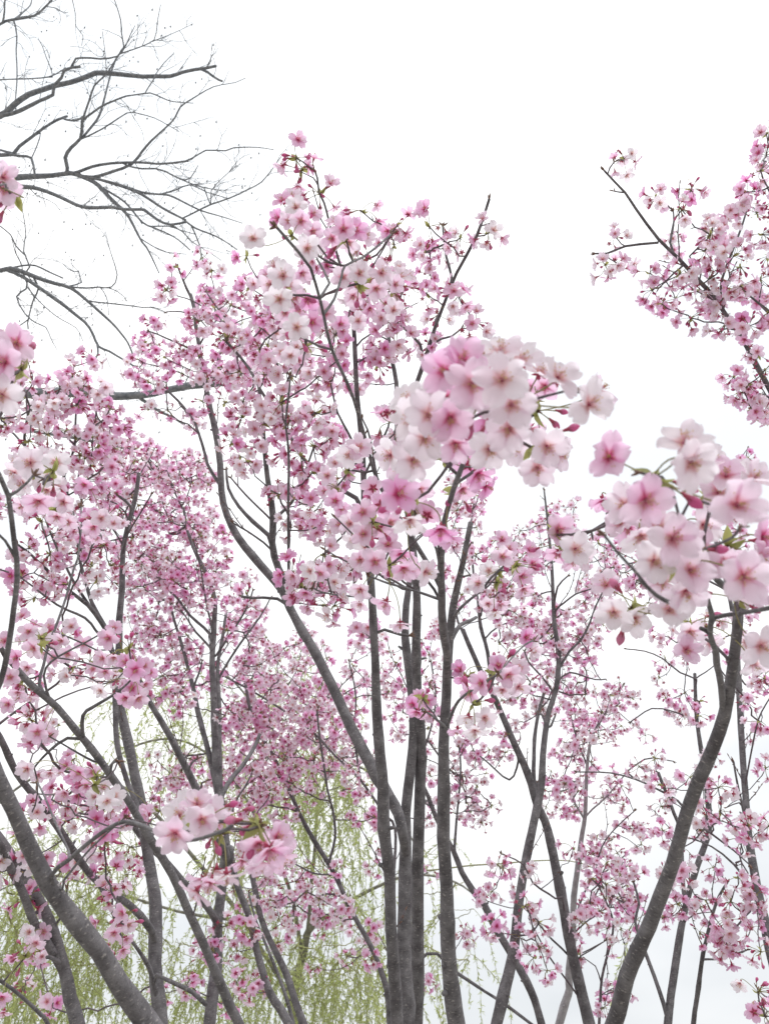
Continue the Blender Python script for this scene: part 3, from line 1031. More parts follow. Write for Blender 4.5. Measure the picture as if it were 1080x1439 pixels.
t.limb([(39, 453), (30, 456), (24, 460)], 2.2, 1.4)
# topmost limb
t.limb([(-520, 380), (-260, 140), (-80, 54), (0, 35), (9, 30), (24, 27), (48, 22), (60, 13), (69, 4), (82, -10)], 14, 3, None, 7.8)
t.limb([(24, 26), (34, 16), (43, 7), (46, -6)], 3, 2)
t.limb([(8, 30), (7, 15), (8, -8)], 2.8, 2)
t.limb([(26, 28), (24, 50), (23, 70), (24, 107), (22, 146)], 2.6, 1.8, None, 7.5)
t.limb([(69, 4), (80, 12), (89, 18), (97, 17)], 1.8, 1.0)
t.limb([(-140, 130), (-60, 116), (0, 112), (44, 110), (70, 107), (85, 100), (93, 95)], 3, 1.8, 7.7, 7.3, snap=200)
t.limb([(100, -8), (106, 19), (107, 37), (117, 50), (115, 65)], 1.6, 0.9, 7.4, 7.4, snap=0)
t.limb([(74, 108), (70, 92), (65, 80), (60, 65), (54, 54)], 1.8, 1)
t.limb([(150, 104), (149, 90), (148, 74), (144, 44)], 1.5, 0.9)
# the thick limb crossing behind the cherry tops
t.limb([(-640, 800), (-400, 640), (-150, 565), (60, 552), (140, 553), (163, 556), (205, 554), (230, 549), (268, 541), (320, 526), (372, 521)], 30, 8, None, 6.8)
t.limb([(262, 542), (310, 540), (350, 536), (380, 533)], 8, 6, None, 6.9)
t.limb([(205, 555), (220, 575), (240, 585), (260, 597)], 5, 3)
t.limb([(-150, 560), (0, 598), (100, 615), (165, 627), (197, 637)], 6, 3.2, None, 7.2)
t.bare_twigs(4.6, 0.14, 0.50, 0.0032, 0.15, 1)
t.build()

# ================================================================== willow
w = Tree('willow_tree', 'pale green weeping willow with fine hanging strands behind the cherry trunks', (-1.15, 8.6), None, 9, WBARK, WTWIG)
w.limb([(415, 1500), (413, 1400), (427, 1337), (433, 1307), (457, 1290)], 16, 9, 8.2, 8.0, 'trunk', True)
w.limb([(413, 1400), (340, 1290), (260, 1190), (180, 1110), (90, 1080), (10, 1120), (-60, 1200)], 8, 2.5, None, 7.4)
w.limb([(427, 1337), (400, 1230), (330, 1100), (255, 1040), (170, 1060), (110, 1150)], 6, 2, None, 7.6)
w.limb([(433, 1310), (440, 1220), (445, 1130), (440, 1060), (425, 1010), (400, 990)], 6, 2, None, 8.0)
w.limb([(445, 1130), (470, 1080), (510, 1080), (560, 1140), (600, 1230)], 4, 1.8, None, 7.8)
w.limb([(457, 1290), (520, 1250), (580, 1230), (640, 1240), (690, 1280)], 6, 2, None, 7.6)
w.limb([(340, 1290), (250, 1280), (150, 1250), (60, 1230), (-20, 1260)], 5, 2, None, 7.3)
w.limb([(330, 1100), (380, 1040), (330, 960), (270, 930), (210, 960)], 4, 1.8, None, 7.9)
w.limb([(600, 1230), (680, 1215), (800, 1210), (870, 1240)], 2.6, 1.4, None, 7.6)
w.tr = 0.0024
rng = w.rng
strand_mesh = []
for k in range(12):
    g = Geo()
    L = rng.uniform(0.55, 1.0); n = 14
    d = unit([rng.normal(0, 0.8), rng.normal(0, 0.8), -0.25])
    pts = [np.zeros(3)]
    for i in range(n):
        d = unit(d + np.array([rng.normal(0, 0.16), rng.normal(0, 0.16), -0.20]))
        pts.append(pts[-1] + d * L / n)
    pts = np.array(pts)
    frame_tube(g, pts, np.linspace(0.0028, 0.0014, n + 1), 4, WTWIG)
    g.t[-1][:, 1] = 0.5; g.t[-1][:, 3] = 0
    for i in range(int(L * 75)):
        j = rng.uniform(0.6, n - 0.01); a = int(j); c = pts[a] + (pts[a + 1] - pts[a]) * (j - a)
        dd = unit(unit(pts[a + 1] - pts[a]) * 0.9 + rng.normal(0, 0.6, 3))
        x = unit(np.cross(dd, rng.normal(0, 1, 3))); ll = rng.uniform(0.028, 0.060)
        z = np.cross(x, dd)
        wv = ll * 0.12
        g.add([c, c + dd * ll * 0.45 + x * wv, c + dd * ll * 0.45 - x * wv, c + dd * ll - z * ll * 0.15], (0.5, rng.uniform(0, 1), 0.5, 0), [(0, 1, 3, 2)], None, WLEAF)
    strand_mesh.append((g.mesh("hanging_branch"), g.pack()))
sb = [(440, 1110, 55, 60, 46), (440, 1380, 60, 45, 34), (80, 1330, 100, 100, 62), (40, 1230, 50, 60, 18), (60, 1400, 80, 50, 34), (170, 1270, 60, 60, 22),
      (260, 1030, 110, 70, 30), (200, 1390, 100, 50, 30), (340, 1290, 70, 110, 36), (500, 1260, 50, 130, 26), (600, 1290, 30, 120, 12), (530, 1390, 60, 50, 22),
      (360, 1130, 60, 60, 16), (420, 980, 60, 40, 10), (655, 1330, 12, 70, 4), (890, 1350, 10, 40, 1), (330, 1400, 60, 40, 22), (120, 1180, 60, 50, 12)]
st = []
for cx, cy_, rx, ry, n in sb:
    for _ in range(int(n * 2.2)):
        a = rng.uniform(0, 6.283); r = math.sqrt(rng.uniform(0, 1))
        st.append(P(cx + rx * r * math.cos(a), cy_ + ry * r * math.sin(a) - 30, rng.uniform(7.0, 8.8)))
w.cl = [(p, 2, 0.5, 8.0) for p in st]
w.grow()
w.cl = []
st = sorted(st, key=lambda p: np.linalg.norm(p - CAM))
mass = Geo()
for k, p in enumerate(st):
    me, pk = strand_mesh[int(rng.integers(0, 12))]
    M = mat4(rotz(rng.uniform(0, 6.28)), p - w.base, rng.uniform(0.7, 1.25))
    if k < 90:
        obj("hanging_branch", me, w.root, M)
    else:
        mass.merge(pk, M)
o = obj("hanging_foliage", mass.mesh("hanging_foliage"), w.root); o['kind'] = 'stuff'
w.build()

# ================================================================== slim cherry far back, behind the centre stems
t = Tree('cherry_tree', 'slim cherry leaning up left from behind the centre stems, before the willow', foot(552, 3.3, 0.1, 0.1), CH, 31)
t.limb([(548, 1439), (543, 1390), (523, 1333), (500, 1290), (477, 1243), (460, 1210), (430, 1160), (403, 1103), (380, 1055), (367, 1037), (352, 1000), (345, 960)], 9, 4, 3.2, 3.7, 'trunk', True)
t.limb([(467, 1225), (463, 1213), (470, 1177), (467, 1140), (460, 1110), (450, 1043), (445, 1000)], 4, 2.5)
t.limb([(480, 1250), (475, 1230), (460, 1229), (440, 1227), (407, 1210), (390, 1200)], 3.4, 2)
t.limb([(545, 1360), (552, 1250), (555, 1165), (543, 1147), (503, 1093), (470, 1062), (435, 1025), (380, 987), (315, 950)], 5, 2.6, 3.3, 3.8, snap=0)
t.limb([(435, 1170), (417, 1140), (390, 1134), (360, 1127)], 3, 1.8)
t.limb([(503, 1093), (498, 1040), (500, 980), (490, 930)], 3.5, 2)
t.limb([(555, 1165), (575, 1100), (600, 1040), (612, 980), (605, 930)], 4, 2.2, None, 3.8)
t.limb([(600, 1040), (640, 1090), (665, 1080)], 3, 2, 3.6, 3.5)
t.limb([(548, 1420), (600, 1340), (641, 1366), (681, 1393), (702, 1407), (755, 1445)], 5, 4.5, 3.2, 2.9)
t.blobs([(380, 950, 50, 40, .9, 3.9), (420, 930, 45, 45, .8, 3.9), (440, 1000, 50, 45, 1, 3.8), (390, 1010, 50, 40, 1.1, 3.7), (350, 1030, 40, 40, .9, 3.7),
         (470, 1030, 40, 45, 1, 3.7), (500, 1080, 35, 40, 1, 3.6), (420, 1070, 50, 35, 1.1, 3.6), (370, 1080, 45, 40, 1, 3.5), (345, 1110, 35, 40, .9, 3.4),
         (490, 980, 30, 35, .7, 3.9), (510, 920, 18, 35, .6, 4), (400, 1120, 40, 28, .7, 3.5), (500, 1150, 28, 16, .6, 3.5), (440, 1240, 32, 26, .8, 3.5),
         (420, 1275, 38, 26, .8, 3.4), (462, 1285, 26, 32, 1, 3.3), (500, 1325, 28, 35, .7, 3.4), (390, 1300, 30, 28, .6, 3.3), (400, 1255, 28, 26, .7, 3.3),
         (500, 1212, 32, 12, .6, 3.5), (455, 1365, 15, 15, 1, 3.1), (350, 1170, 40, 40, .7, 3.3), (545, 930, 18, 45, .8, 3.9), (557, 1000, 16, 50, .8, 3.8),
         (605, 925, 16, 45, .9, 3.7), (610, 1000, 16, 40, .8, 3.7), (600, 1060, 16, 38, .7, 3.6), (660, 1070, 38, 26, .9, 3.5), (650, 1120, 32, 26, 1, 3.4),
         (685, 1060, 22, 18, .7, 3.4), (670, 1140, 22, 18, 1, 3.4), (610, 1150, 14, 26, .5, 3.5), (606, 1215, 8, 18, .6, 3.4), (608, 1370, 12, 16, .9, 3.2), (647, 1315, 10, 32, .7, 2.9),
         (540, 1200, 10, 30, .5, 3.5)], .45)
t.build()

# ================================================================== pale stemmed cherry, right of centre
t = Tree('cherry_tree', 'pale thin stemmed cherry behind the crossing pair of trunks right of centre', foot(787, 3.7), CH, 32, PALE)
t.limb([(787, 1439), (796, 1408), (800, 1390), (798, 1370), (803, 1320), (804, 1305), (809, 1244), (815, 1183), (821, 1146), (823, 1100), (827, 1055), (835, 1027), (855, 995), (875, 962)], 12, 2.6, 3.5, 3.7, 'trunk', True)
t.limb([(815, 1170), (822, 1147), (842, 1128), (860, 1110), (880, 1085)], 3.4, 2)
t.limb([(820, 1145), (808, 1130), (800, 1115)], 3.4, 2.4)
t.limb([(825, 1070), (810, 1040), (800, 1000)], 2.6, 1.8)
t.limb([(806, 1290), (816, 1265), (828, 1242), (850, 1225), (880, 1200)], 3, 2)
t.limb([(804, 1305), (830, 1290), (858, 1275), (890, 1280)], 2.6, 1.8)
t.limb([(798, 1345), (820, 1338), (848, 1323)], 2.4, 1.6)
t.limb([(856, 1260), (838, 1230), (845, 1190), (868, 1160), (890, 1140)], 3, 1.8, 3.3, 3.3)
t.blobs([(800, 1010, 30, 25, .8, 3.8), (840, 985, 32, 22, .9, 3.8), (872, 975, 20, 18, .9, 3.6), (862, 1020, 34, 22, 1.1, 3.7), (897, 1030, 14, 10, .9, 3.6),
         (800, 1070, 30, 45, 1.1, 3.7), (790, 1120, 30, 30, 1, 3.7), (815, 1142, 16, 9, .7, 3.6), (850, 1110, 18, 16, .8, 3.6), (872, 1092, 18, 14, .9, 3.5),
         (866, 1130, 16, 14, .8, 3.5), (845, 1215, 30, 40, 1.3, 3.3), (875, 1240, 28, 34, 1.1, 3.2), (840, 1285, 28, 28, 1.2, 3.2), (885, 1275, 18, 24, .8, 3.2), (828, 1190, 12, 16, .8, 3.4),
         (872, 1168, 16, 12, .9, 3.3), (897, 1152, 10, 16, 1, 3.3), (903, 1185, 10, 10, .8, 3.3), (865, 1332, 12, 12, .8, 3.1), (870, 1385, 9, 8, .7, 3.1), (850, 1412, 8, 8, .7, 3.1)], .45)
t.build()

# ================================================================== dark twig-like sapling
t = Tree('cherry_tree', 'thin dark cherry sapling beside the thick slanting trunk', foot(841, 3.0), CH, 33)
t.limb([(841, 1439), (843, 1405), (845, 1375), (851, 1348), (857, 1325), (861, 1297), (852, 1270), (838, 1240)], 4.5, 2.4, 3.0, 3.2, 'trunk', True, mat=TWIG)
t.limb([(846, 1372), (836, 1358), (822, 1348)], 2, 1.4)
t.limb([(843, 1400), (858, 1390), (872, 1384)], 2, 1.4)
t.blobs([(822, 1348, 14, 9, .8, 3.0), (872, 1388, 9, 9, .6, 3.0), (845, 1418, 8, 8, .6, 3.0), (862, 1300, 16, 14, .7, 3.1)], .5)
t.build()

# ================================================================== right mid ground: slim grey stems
t = Tree('cherry_tree', 'slender grey stemmed cherry rising to the right of the thick slanting trunk', foot(950, 2.9), CH, 34)
t.limb([(938, 1439), (942, 1410), (945, 1388), (953, 1325), (965, 1263), (980, 1213), (993, 1175), (996, 1150), (993, 1110), (985, 1060), (980, 1010), (976, 945)], 12, 5, 2.8, 3.3, 'trunk', True)
t.limb([(939, 1425), (932, 1412), (918, 1372), (905, 1337), (892, 1295), (898, 1270), (890, 1240)], 6, 3, 2.8, 3.1)
t.limb([(974, 1439), (978, 1412), (982, 1387), (987, 1342), (990, 1325), (1000, 1287), (1010, 1260), (1022, 1240)], 8, 4, 2.7, 2.5, 'trunk', True)
t.limb([(988, 1345), (1003, 1348), (1018, 1345), (1048, 1335)], 3.4, 2.2, None, 2.3)
t.limb([(962, 1275), (957, 1200), (952, 1155), (946, 1142), (938, 1120), (931, 1102), (925, 1085)], 6, 5, 2.9, 3.1)
t.limb([(985, 1180), (970, 1150), (952, 1125), (920, 1107), (892, 1095), (857, 1086), (810, 1084)], 4, 2, None, 3.2)
t.limb([(892, 1095), (880, 1085), (905, 1067), (917, 1065), (945, 1070)], 2.6, 1.8)
t.limb([(982, 1020), (965, 1008), (945, 1000), (915, 996), (885, 1015)], 2.8, 1.6)
t.limb([(978, 955), (955, 945), (930, 925), (905, 915), (880, 912)], 2.8, 1.6)
t.limb([(978, 950), (990, 945), (1003, 935)], 2.4, 1.6)
t.limb([(958, 1290), (975, 1285), (998, 1282)], 2.4, 1.6)
t.limb([(990, 1165), (1010, 1180), (1030, 1195), (1052, 1215)], 3.0, 2, 2.6, 2.5)
t.blobs([(946, 1098, 26, 24, .9, 2.9), (918, 1125, 14, 14, 1, 2.9), (933, 1168, 10, 10, 1, 2.7), (955, 985, 20, 18, 1, 3.2), (948, 1008, 14, 10, .9, 3.2), (987, 990, 10, 28, 1.1, 3.1),
         (998, 1078, 20, 22, .9, 2.8), (1006, 1122, 26, 24, 1.1, 2.5), (990, 1152, 24, 18, 1, 2.6), (945, 1245, 16, 34, 1.1, 2.7), (935, 1280, 12, 16, 1, 2.7), (970, 1272, 14, 18, 1, 2.6),
         (1012, 1268, 26, 16, 1, 2.4), (1000, 1310, 22, 18, 1.2, 2.4), (1020, 1338, 8, 10, 1, 2.3), (1042, 1290, 26, 26, 1.1, 2.4), (1000, 1225, 30, 18, .6, 2.6), (1030, 1222, 18, 16, 1.1, 2.4),
         (965, 1190, 12, 12, .8, 2.6), (955, 930, 28, 14, .7, 3.2), (938, 955, 26, 8, .7, 3.3), (905, 1075, 18, 10, .6, 3.1), (1035, 1165, 18, 16, 1, 2.3), (925, 1065, 12, 16, .8, 3.0)], .4)
t.build()

t = Tree('cherry_tree', 'cherry with a dark stem curving up along the right edge of the picture', foot(1120, 2.6), CH, 35)
t.limb([(1110, 1439), (1096, 1385), (1080, 1332), (1072, 1295), (1062, 1250), (1052, 1182), (1049, 1132), (1045, 1080), (1040, 1005), (1036, 942), (1030, 880), (1015, 800), (1000, 740), (990, 690)], 15, 4, 2.3, 3.2, 'trunk', True)
t.limb([(1050, 1170), (1042, 1130), (1035, 1100), (1030, 1070)], 4, 2.6)
t.limb([(1048, 1130), (1038, 1128), (1020, 1135)], 2.8, 1.8)
t.limb([(1062, 1250), (1030, 1215), (1000, 1190), (970, 1178)], 3.6, 2.2)
t.limb([(1046, 1090), (1060, 1030), (1070, 1000), (1085, 975)], 3, 2)
t.limb([(1036, 940), (1050, 965), (1065, 950), (1090, 930)], 2.6, 1.6)
t.limb([(1022, 830), (960, 800), (900, 790), (850, 800)], 3, 1.8, 3.1, 3.5)
t.limb([(1000, 740), (1030, 690), (1045, 650), (1050, 630)], 2.6, 1.6, 3.3, 3.7)
t.blobs([(1062, 985, 15, 30, 1, 2.6), (1076, 962, 8, 26, 1, 2.6), (1056, 1030, 20, 20, 1, 2.6), (1030, 920, 14, 10, .9, 2.7), (1074, 1090, 8, 16, .8, 2.5), (1035, 1165, 22, 20, .8, 2.3),
         (1072, 1170, 8, 26, 1, 2.3), (1062, 1330, 14, 12, 1.1, 2.2), (1045, 640, 12, 14, .8, 3.8), (1035, 675, 20, 16, .7, 3.7), (1015, 880, 30, 30, .7, 2.3), (960, 895, 40, 20, .7, 2.4),
         (840, 790, 30, 50, .8, 3.6), (880, 795, 36, 36, .7, 3.6), (1000, 740, 30, 28, .7, 3.4), (925, 825, 40, 30, .6, 3.5), (840, 840, 25, 30, .6, 3.5), (1040, 760, 20, 20, .6, 3.3), (1050, 1260, 10, 14, .7, 2.3)], .42)
t.build()

# ================================================================== sprays at the far right edges
t = Tree('cherry_tree', 'cherry beyond the right edge with a long bough reaching in at upper right', (3.0, 1.6), CH, 36)
t.size = 0.95
t.limb([(1500, 1700), (1440, 1300), (1330, 950), (1230, 760), (1140, 640), (1100, 590), (1077, 540), (1062, 512), (1049, 489), (1028, 457), (1015, 439), (1000, 416), (981, 395), (953, 364), (924, 336), (893, 294), (878, 271), (860, 252), (849, 240)], 30, 3, [2.6, 2.4, 2.2], [2.2, 2.2, 2.1], 'trunk', True) if False else None
t.limb([(1500, 1700), (1440, 1300), (1330, 950), (1230, 760), (1140, 640), (1100, 590)], 34, 9, 2.5, 2.25, 'trunk', True)
t.limb([(1100, 590), (1077, 540), (1062, 512), (1049, 489), (1028, 457), (1015, 439), (1000, 416), (981, 395), (953, 364), (924, 336), (893, 294), (878, 271), (860, 252), (849, 240)], 9, 3.2, None, 2.05)
t.limb([(926, 338), (924, 341), (900, 343), (878, 346), (852, 356), (836, 356)], 4.4, 2.8)
t.limb([(938, 350), (941, 341), (946, 310), (945, 297)], 3.6, 2.6)
t.limb([(1005, 425), (1013, 395), (1028, 354), (1044, 310), (1050, 290)], 4.4, 2.6)
t.limb([(975, 388), (973, 372), (968, 360), (978, 350)], 3, 2.2)
t.limb([(1025, 395), (1020, 370), (1012, 352)], 3, 2)
t.limb([(960, 372), (945, 385), (935, 395), (925, 405)], 3, 2)
t.limb([(1110, 470), (1080, 437), (1066, 427), (1055, 419)], 5, 3.4, 2.2, 2.1, snap=0)
t.limb([(1140, 640), (1120, 420), (1100, 330), (1085, 260), (1080, 200)], 7, 3, None, 2.0)
t.limb([(1100, 590), (1085, 560), (1060, 552), (1045, 545)], 4, 2.4)
t.limb([(1028, 457), (1020, 462), (1015, 463)], 2.6, 2)
t.limb([(878, 271), (870, 270), (863, 269)], 2.4, 1.8)
t.limb([(853, 245), (856, 236), (862, 228)], 2.4, 1.8)
for x, y, tone in [(876, 224, .5), (922, 277, .35), (970, 268, .75), (955, 292, .5), (864, 333, .1), (850, 372, .25), (868, 374, .4), (945, 340, .35), (912, 384, .5), (916, 408, .6), (930, 428, .7),
                   (955, 385, .5), (948, 420, .6), (997, 330, .3), (1012, 345, .35), (990, 352, .3), (1002, 318, .35), (1030, 360, .4), (995, 392, .45), (1022, 408, .35), (1040, 402, .7), (1000, 432, .65),
                   (970, 447, .7), (1018, 455, .15), (1052, 458, .45), (1036, 292, .4), (1050, 270, .7), (1068, 240, .35), (1076, 218, .4), (1076, 188, .5), (1070, 330, .5), (1062, 300, .5), (1068, 392, .35),
                   (1078, 360, .35), (1050, 540, .55), (1062, 560, .45), (1074, 520, .4), (1065, 500, .4), (1042, 552, .5), (1072, 580, .5), (1040, 375, .5), (1060, 420, .4), (1085, 285, .4), (1078, 440, .6),
                   (1030, 530, .5), (1055, 575, .5), (985, 410, .5), (1010, 380, .5)]:
    zz = 2.15 + t.rng.normal(0, 0.06)
    t.cl.append((P(x, y, zz), 1, tone * 0.9, zz))
t.build()

# ================================================================== crossing pair right of centre
t = Tree('cherry_tree', 'cherry with two grey stems crossing in an X right of centre', foot(765, 2.9), CH, 37)
t.limb([(830, 1439), (818, 1393), (803, 1329), (790, 1265), (775, 1201), (763, 1152), (754, 1131), (742, 1088), (723, 1046), (703, 1000), (690, 972), (672, 940), (657, 905), (650, 885)], 17, 6, 2.8, 3.2, 'trunk', True)
t.limb([(698, 1439), (708, 1405), (720, 1350), (729, 1274), (739, 1213), (751, 1152), (760, 1107), (763, 1046), (769, 1000), (780, 967), (784, 917), (779, 880), (777, 830), (776, 797), (770, 740), (764, 690)], 17, 2.4, 2.65, 3.4, 'trunk', True)
t.limb([(760, 1439), (745, 1393), (723, 1351), (693, 1305), (681, 1274), (647, 1226), (635, 1195), (613, 1149), (602, 1120), (595, 1105)], 12, 6, 3.0, 3.3, 'trunk', True)
t.limb([(636, 1200), (638, 1192), (641, 1150), (643, 1125), (647, 1079), (645, 1050)], 4, 2.6)
t.limb([(750, 1115), (749, 1080), (752, 1040), (757, 1000), (762, 975)], 6, 4.4, None, 3.3)
t.limb([(784, 930), (800, 915), (815, 900), (828, 875), (837, 852), (850, 825)], 4, 2.2)
t.limb([(780, 858), (785, 852), (808, 835), (830, 827)], 3.2, 2)
t.limb([(778, 845), (783, 825), (797, 810)], 3.2, 2)
t.limb([(779, 968), (760, 950), (742, 930), (736, 915)], 3.2, 2)
t.limb([(781, 948), (800, 945), (835, 955), (850, 955)], 2.8, 1.8)
t.limb([(690, 975), (685, 917), (675, 880), (670, 840), (665, 810), (662, 765)], 6, 2.4, None, 3.3)
t.limb([(680, 900), (682, 897), (700, 880), (722, 872)], 2.8, 1.8)
t.limb([(724, 1050), (728, 1068), (715, 1095), (685, 1072), (665, 1055)], 3.4, 2, 3.0, 3.3)
t.limb([(655, 900), (640, 860), (650, 800), (660, 740), (668, 690)], 3.5, 2, 3.2, 3.4)
t.limb([(789, 1260), (780, 1262), (770, 1255), (748, 1240), (735, 1215), (712, 1203), (704, 1200)], 3, 1.8, 2.8, 2.7)
t.limb([(796, 1330), (775, 1320), (758, 1300), (740, 1280)], 3.4, 2)
t.limb([(810, 1385), (790, 1370), (772, 1345), (755, 1315), (742, 1290)], 3, 1.8)
t.limb([(808, 1335), (830, 1335), (850, 1322)], 2.4, 1.6)
t.limb([(757, 1125), (755, 1115), (754, 1100)], 4, 3)
t.limb([(770, 1010), (762, 1005), (758, 1002)], 4, 3)
t.limb([(774, 1020), (778, 1010), (780, 1006)], 4, 3)
t.blobs([(660, 682, 26, 36, 1.2, 3.3), (648, 740, 22, 36, 1, 3.3), (640, 800, 20, 30, .8, 3.2), (700, 775, 32, 22, 1, 3.4), (732, 800, 36, 30, .9, 3.4), (680, 832, 36, 34, .9, 3.2), (720, 850, 38, 28, 1, 3.2), (760, 860, 32, 26, 1.1, 3.4),
         (790, 880, 34, 26, 1, 3.5), (777, 920, 40, 30, 1.1, 3.5), (800, 958, 32, 26, .9, 3.6), (830, 900, 26, 26, .9, 3.5), (842, 850, 14, 30, .9, 3.5), (792, 730, 26, 24, 1.2, 3.7), (750, 752, 22, 16, .8, 3.7), (800, 770, 20, 30, .7, 3.6),
         (720, 960, 34, 28, .8, 3.1), (760, 975, 22, 26, .8, 3.3), (690, 1040, 36, 22, .9, 3.3), (722, 1022, 20, 16, .7, 3.2), (735, 890, 30, 20, .7, 3.3), (640, 880, 20, 20, .6, 3.3), (700, 910, 26, 22, .7, 3.2),
         (698, 1203, 9, 18, 1.2, 2.7), (716, 1250, 26, 16, .9, 2.7), (736, 1292, 14, 20, .8, 2.7), (678, 1252, 8, 8, 1, 2.7), (684, 1305, 15, 10, 1.2, 2.5), (768, 1293, 14, 18, 1, 2.6), (764, 1325, 10, 16, .8, 2.6),
         (776, 1368, 10, 12, 1, 2.6), (745, 1228, 8, 10, .8, 2.7), (705, 1225, 12, 10, .8, 2.7), (722, 1320, 12, 12, .8, 2.7), (800, 1200, 10, 20, .6, 2.8), (757, 1340, 10, 10, .7, 2.6)], .45)
t.build()

# ================================================================== left background: many slim stems
t = Tree('cherry_tree', 'background cherry on the left, straight stem under a dense cloud of small blossoms', foot(300, 3.0), CH, 38)
t.limb([(292, 1439), (298, 1390), (302, 1360), (306, 1300), (312, 1240), (316, 1190), (309, 1130), (303, 1080), (301, 1025), (301, 955), (299, 905), (300, 880), (302, 842), (290, 805), (277, 780), (265, 750), (258, 715)], 19, 3.5, 2.7, 3.6, 'trunk', True)
t.limb([(308, 1100), (307, 1040), (308, 990), (306, 940), (312, 900), (318, 860)], 9, 3.5, 3.1, 3.6)
t.limb([(300, 880), (290, 845), (280, 790), (272, 760)], 3.4, 2)
t.limb([(299, 900), (295, 890), (267, 865), (250, 842), (232, 822), (215, 790)], 5, 2)
t.limb([(300, 915), (295, 910), (275, 887), (262, 867), (248, 850)], 4, 2)
t.limb([(303, 922), (307, 917), (325, 890), (347, 855), (355, 830)], 4.6, 2.2)
t.limb([(304, 955), (315, 940), (332, 912), (365, 867), (380, 840)], 3.6, 1.8)
t.limb([(306, 1110), (285, 1027), (275, 985), (265, 940), (255, 905), (245, 872), (238, 840)], 10, 3, 3.1, 3.6)
t.limb([(270, 965), (280, 945), (284, 930)], 3.6, 2.4)
t.limb([(318, 1200), (300, 1160), (277, 1112), (260, 1077), (245, 1050), (225, 1012), (205, 977), (190, 940)], 13, 7, 2.7, 2.7)
t.limb([(262, 1080), (270, 1072), (277, 1066)], 3.4, 2.6)
t.limb([(277, 1112), (284, 1100), (292, 1096)], 3.2, 2.4)
t.limb([(312, 1150), (308, 1130), (320, 1102), (340, 1077), (357, 1050), (365, 1032)], 8, 5, 2.9, 3.2)
t.limb([(306, 1300), (297, 1283), (280, 1265), (260, 1243), (235, 1215), (200, 1177), (180, 1150)], 11, 8, 2.7, 2.4)
t.limb([(318, 1180), (330, 1130), (345, 1105), (355, 1085)], 3.6, 2.4)
t.limb([(258, 715), (245, 690), (235, 660)], 3, 2)
t.limb([(407, 1439), (394, 1416), (380, 1393), (360, 1333), (347, 1283), (333, 1243), (326, 1215), (322, 1190)], 13, 9, 2.6, 2.8, 'trunk', True)
t.limb([(428, 1439), (418, 1410), (403, 1367), (380, 1323), (366, 1290), (358, 1250), (352, 1200)], 11, 7, 2.9, 3.2, 'trunk', True)
t.limb([(413, 1439), (404, 1408), (393, 1377), (375, 1330), (360, 1293), (350, 1255)], 6, 3, 2.7, 2.9, 'trunk', True)
t.blobs([(180, 640, 45, 28, 1.2, 3.8), (240, 660, 55, 36, 1.3, 3.8), (200, 700, 55, 36, 1.2, 3.7), (270, 700, 36, 55, 1.1, 3.8), (230, 760, 55, 45, 1.2, 3.6), (165, 715, 30, 30, 1, 3.6), (300, 765, 28, 45, .8, 3.8),
         (200, 800, 55, 36, 1.2, 3.5), (262, 820, 46, 36, 1.2, 3.5), (310, 830, 26, 28, .7, 3.7), (220, 860, 46, 46, 1.1, 3.6), (330, 870, 36, 26, .6, 3.8), (232, 920, 46, 38, 1, 3.7), (280, 940, 36, 36, .7, 3.7),
         (350, 885, 36, 36, .6, 3.8), (210, 960, 26, 26, .7, 3.5), (250, 985, 26, 20, 1, 3.2), (330, 960, 26, 36, .6, 3.8), (260, 1080, 50, 34, .8, 3.3), (240, 1118, 34, 26, 1.1, 3.1), (330, 1000, 30, 40, .6, 3.6), (360, 930, 30, 40, .6, 3.8),
         (350, 1250, 30, 35, .5, 3.1), (320, 1335, 40, 45, .5, 2.8), (270, 1345, 28, 26, .5, 2.8), (380, 1200, 30, 30, .5, 3.1), (240, 1390, 30, 30, .4, 2.8), (330, 1400, 25, 25, .5, 2.7), (370, 1350, 20, 30, .4, 2.8)], .5)
t.build()

# ================================================================== left mid ground
t = Tree('cherry_tree', 'cherry with one thick upright stem at the lower left, small fork at its top', foot(224, 2.1), CH, 41)
t.limb([(225, 1439), (222, 1380), (218, 1300), (213, 1240), (207, 1180), (200, 1140), (190, 1092), (182, 1045), (172, 1002), (165, 970), (166, 942), (170, 905), (169, 870), (172, 830), (173, 780), (178, 745), (185, 717), (192, 687), (195, 665)], 22, 5.5, 2.0, 2.7, 'trunk', True)
t.limb([(179, 740), (184, 712), (176, 704), (167, 698)], 5, 4)
t.limb([(200, 1160), (192, 1130), (180, 1102), (170, 1070), (164, 1040), (162, 987), (163, 960)], 9, 7, 2.15, 2.3)
t.limb([(208, 1297), (187, 1277), (157, 1257), (127, 1230), (100, 1193), (73, 1153), (40, 1110), (20, 1077), (0, 1037), (-25, 1000)], 12, 11, 2.0, 1.8)
t.limb([(167, 935), (155, 900), (147, 878), (130, 847), (117, 805), (112, 787)], 8, 4, None, 2.6)
t.limb([(147, 878), (125, 850), (97, 830), (72, 807), (45, 780), (25, 765)], 7, 3, None, 2.2)
t.limb([(135, 858), (118, 838), (103, 815), (85, 780), (70, 745), (62, 722)], 5, 3, None, 2.3)
t.limb([(166, 925), (150, 905), (135, 885), (120, 868), (80, 850), (30, 812), (0, 800)], 4.6, 2.2, None, 2.1)
t.limb([(117, 812), (110, 770), (100, 720), (95, 690), (88, 665), (75, 650), (50, 645)], 6, 5, None, 2.5)
t.limb([(175, 770), (180, 750), (195, 725), (213, 695)], 3, 2)
t.limb([(88, 665), (105, 630), (106, 600), (107, 575), (110, 555)], 4.4, 2.6, None, 2.5)
t.limb([(105, 625), (90, 610), (70, 590)], 3, 2)
t.limb([(106, 610), (125, 603), (145, 590), (155, 575)], 3, 2)
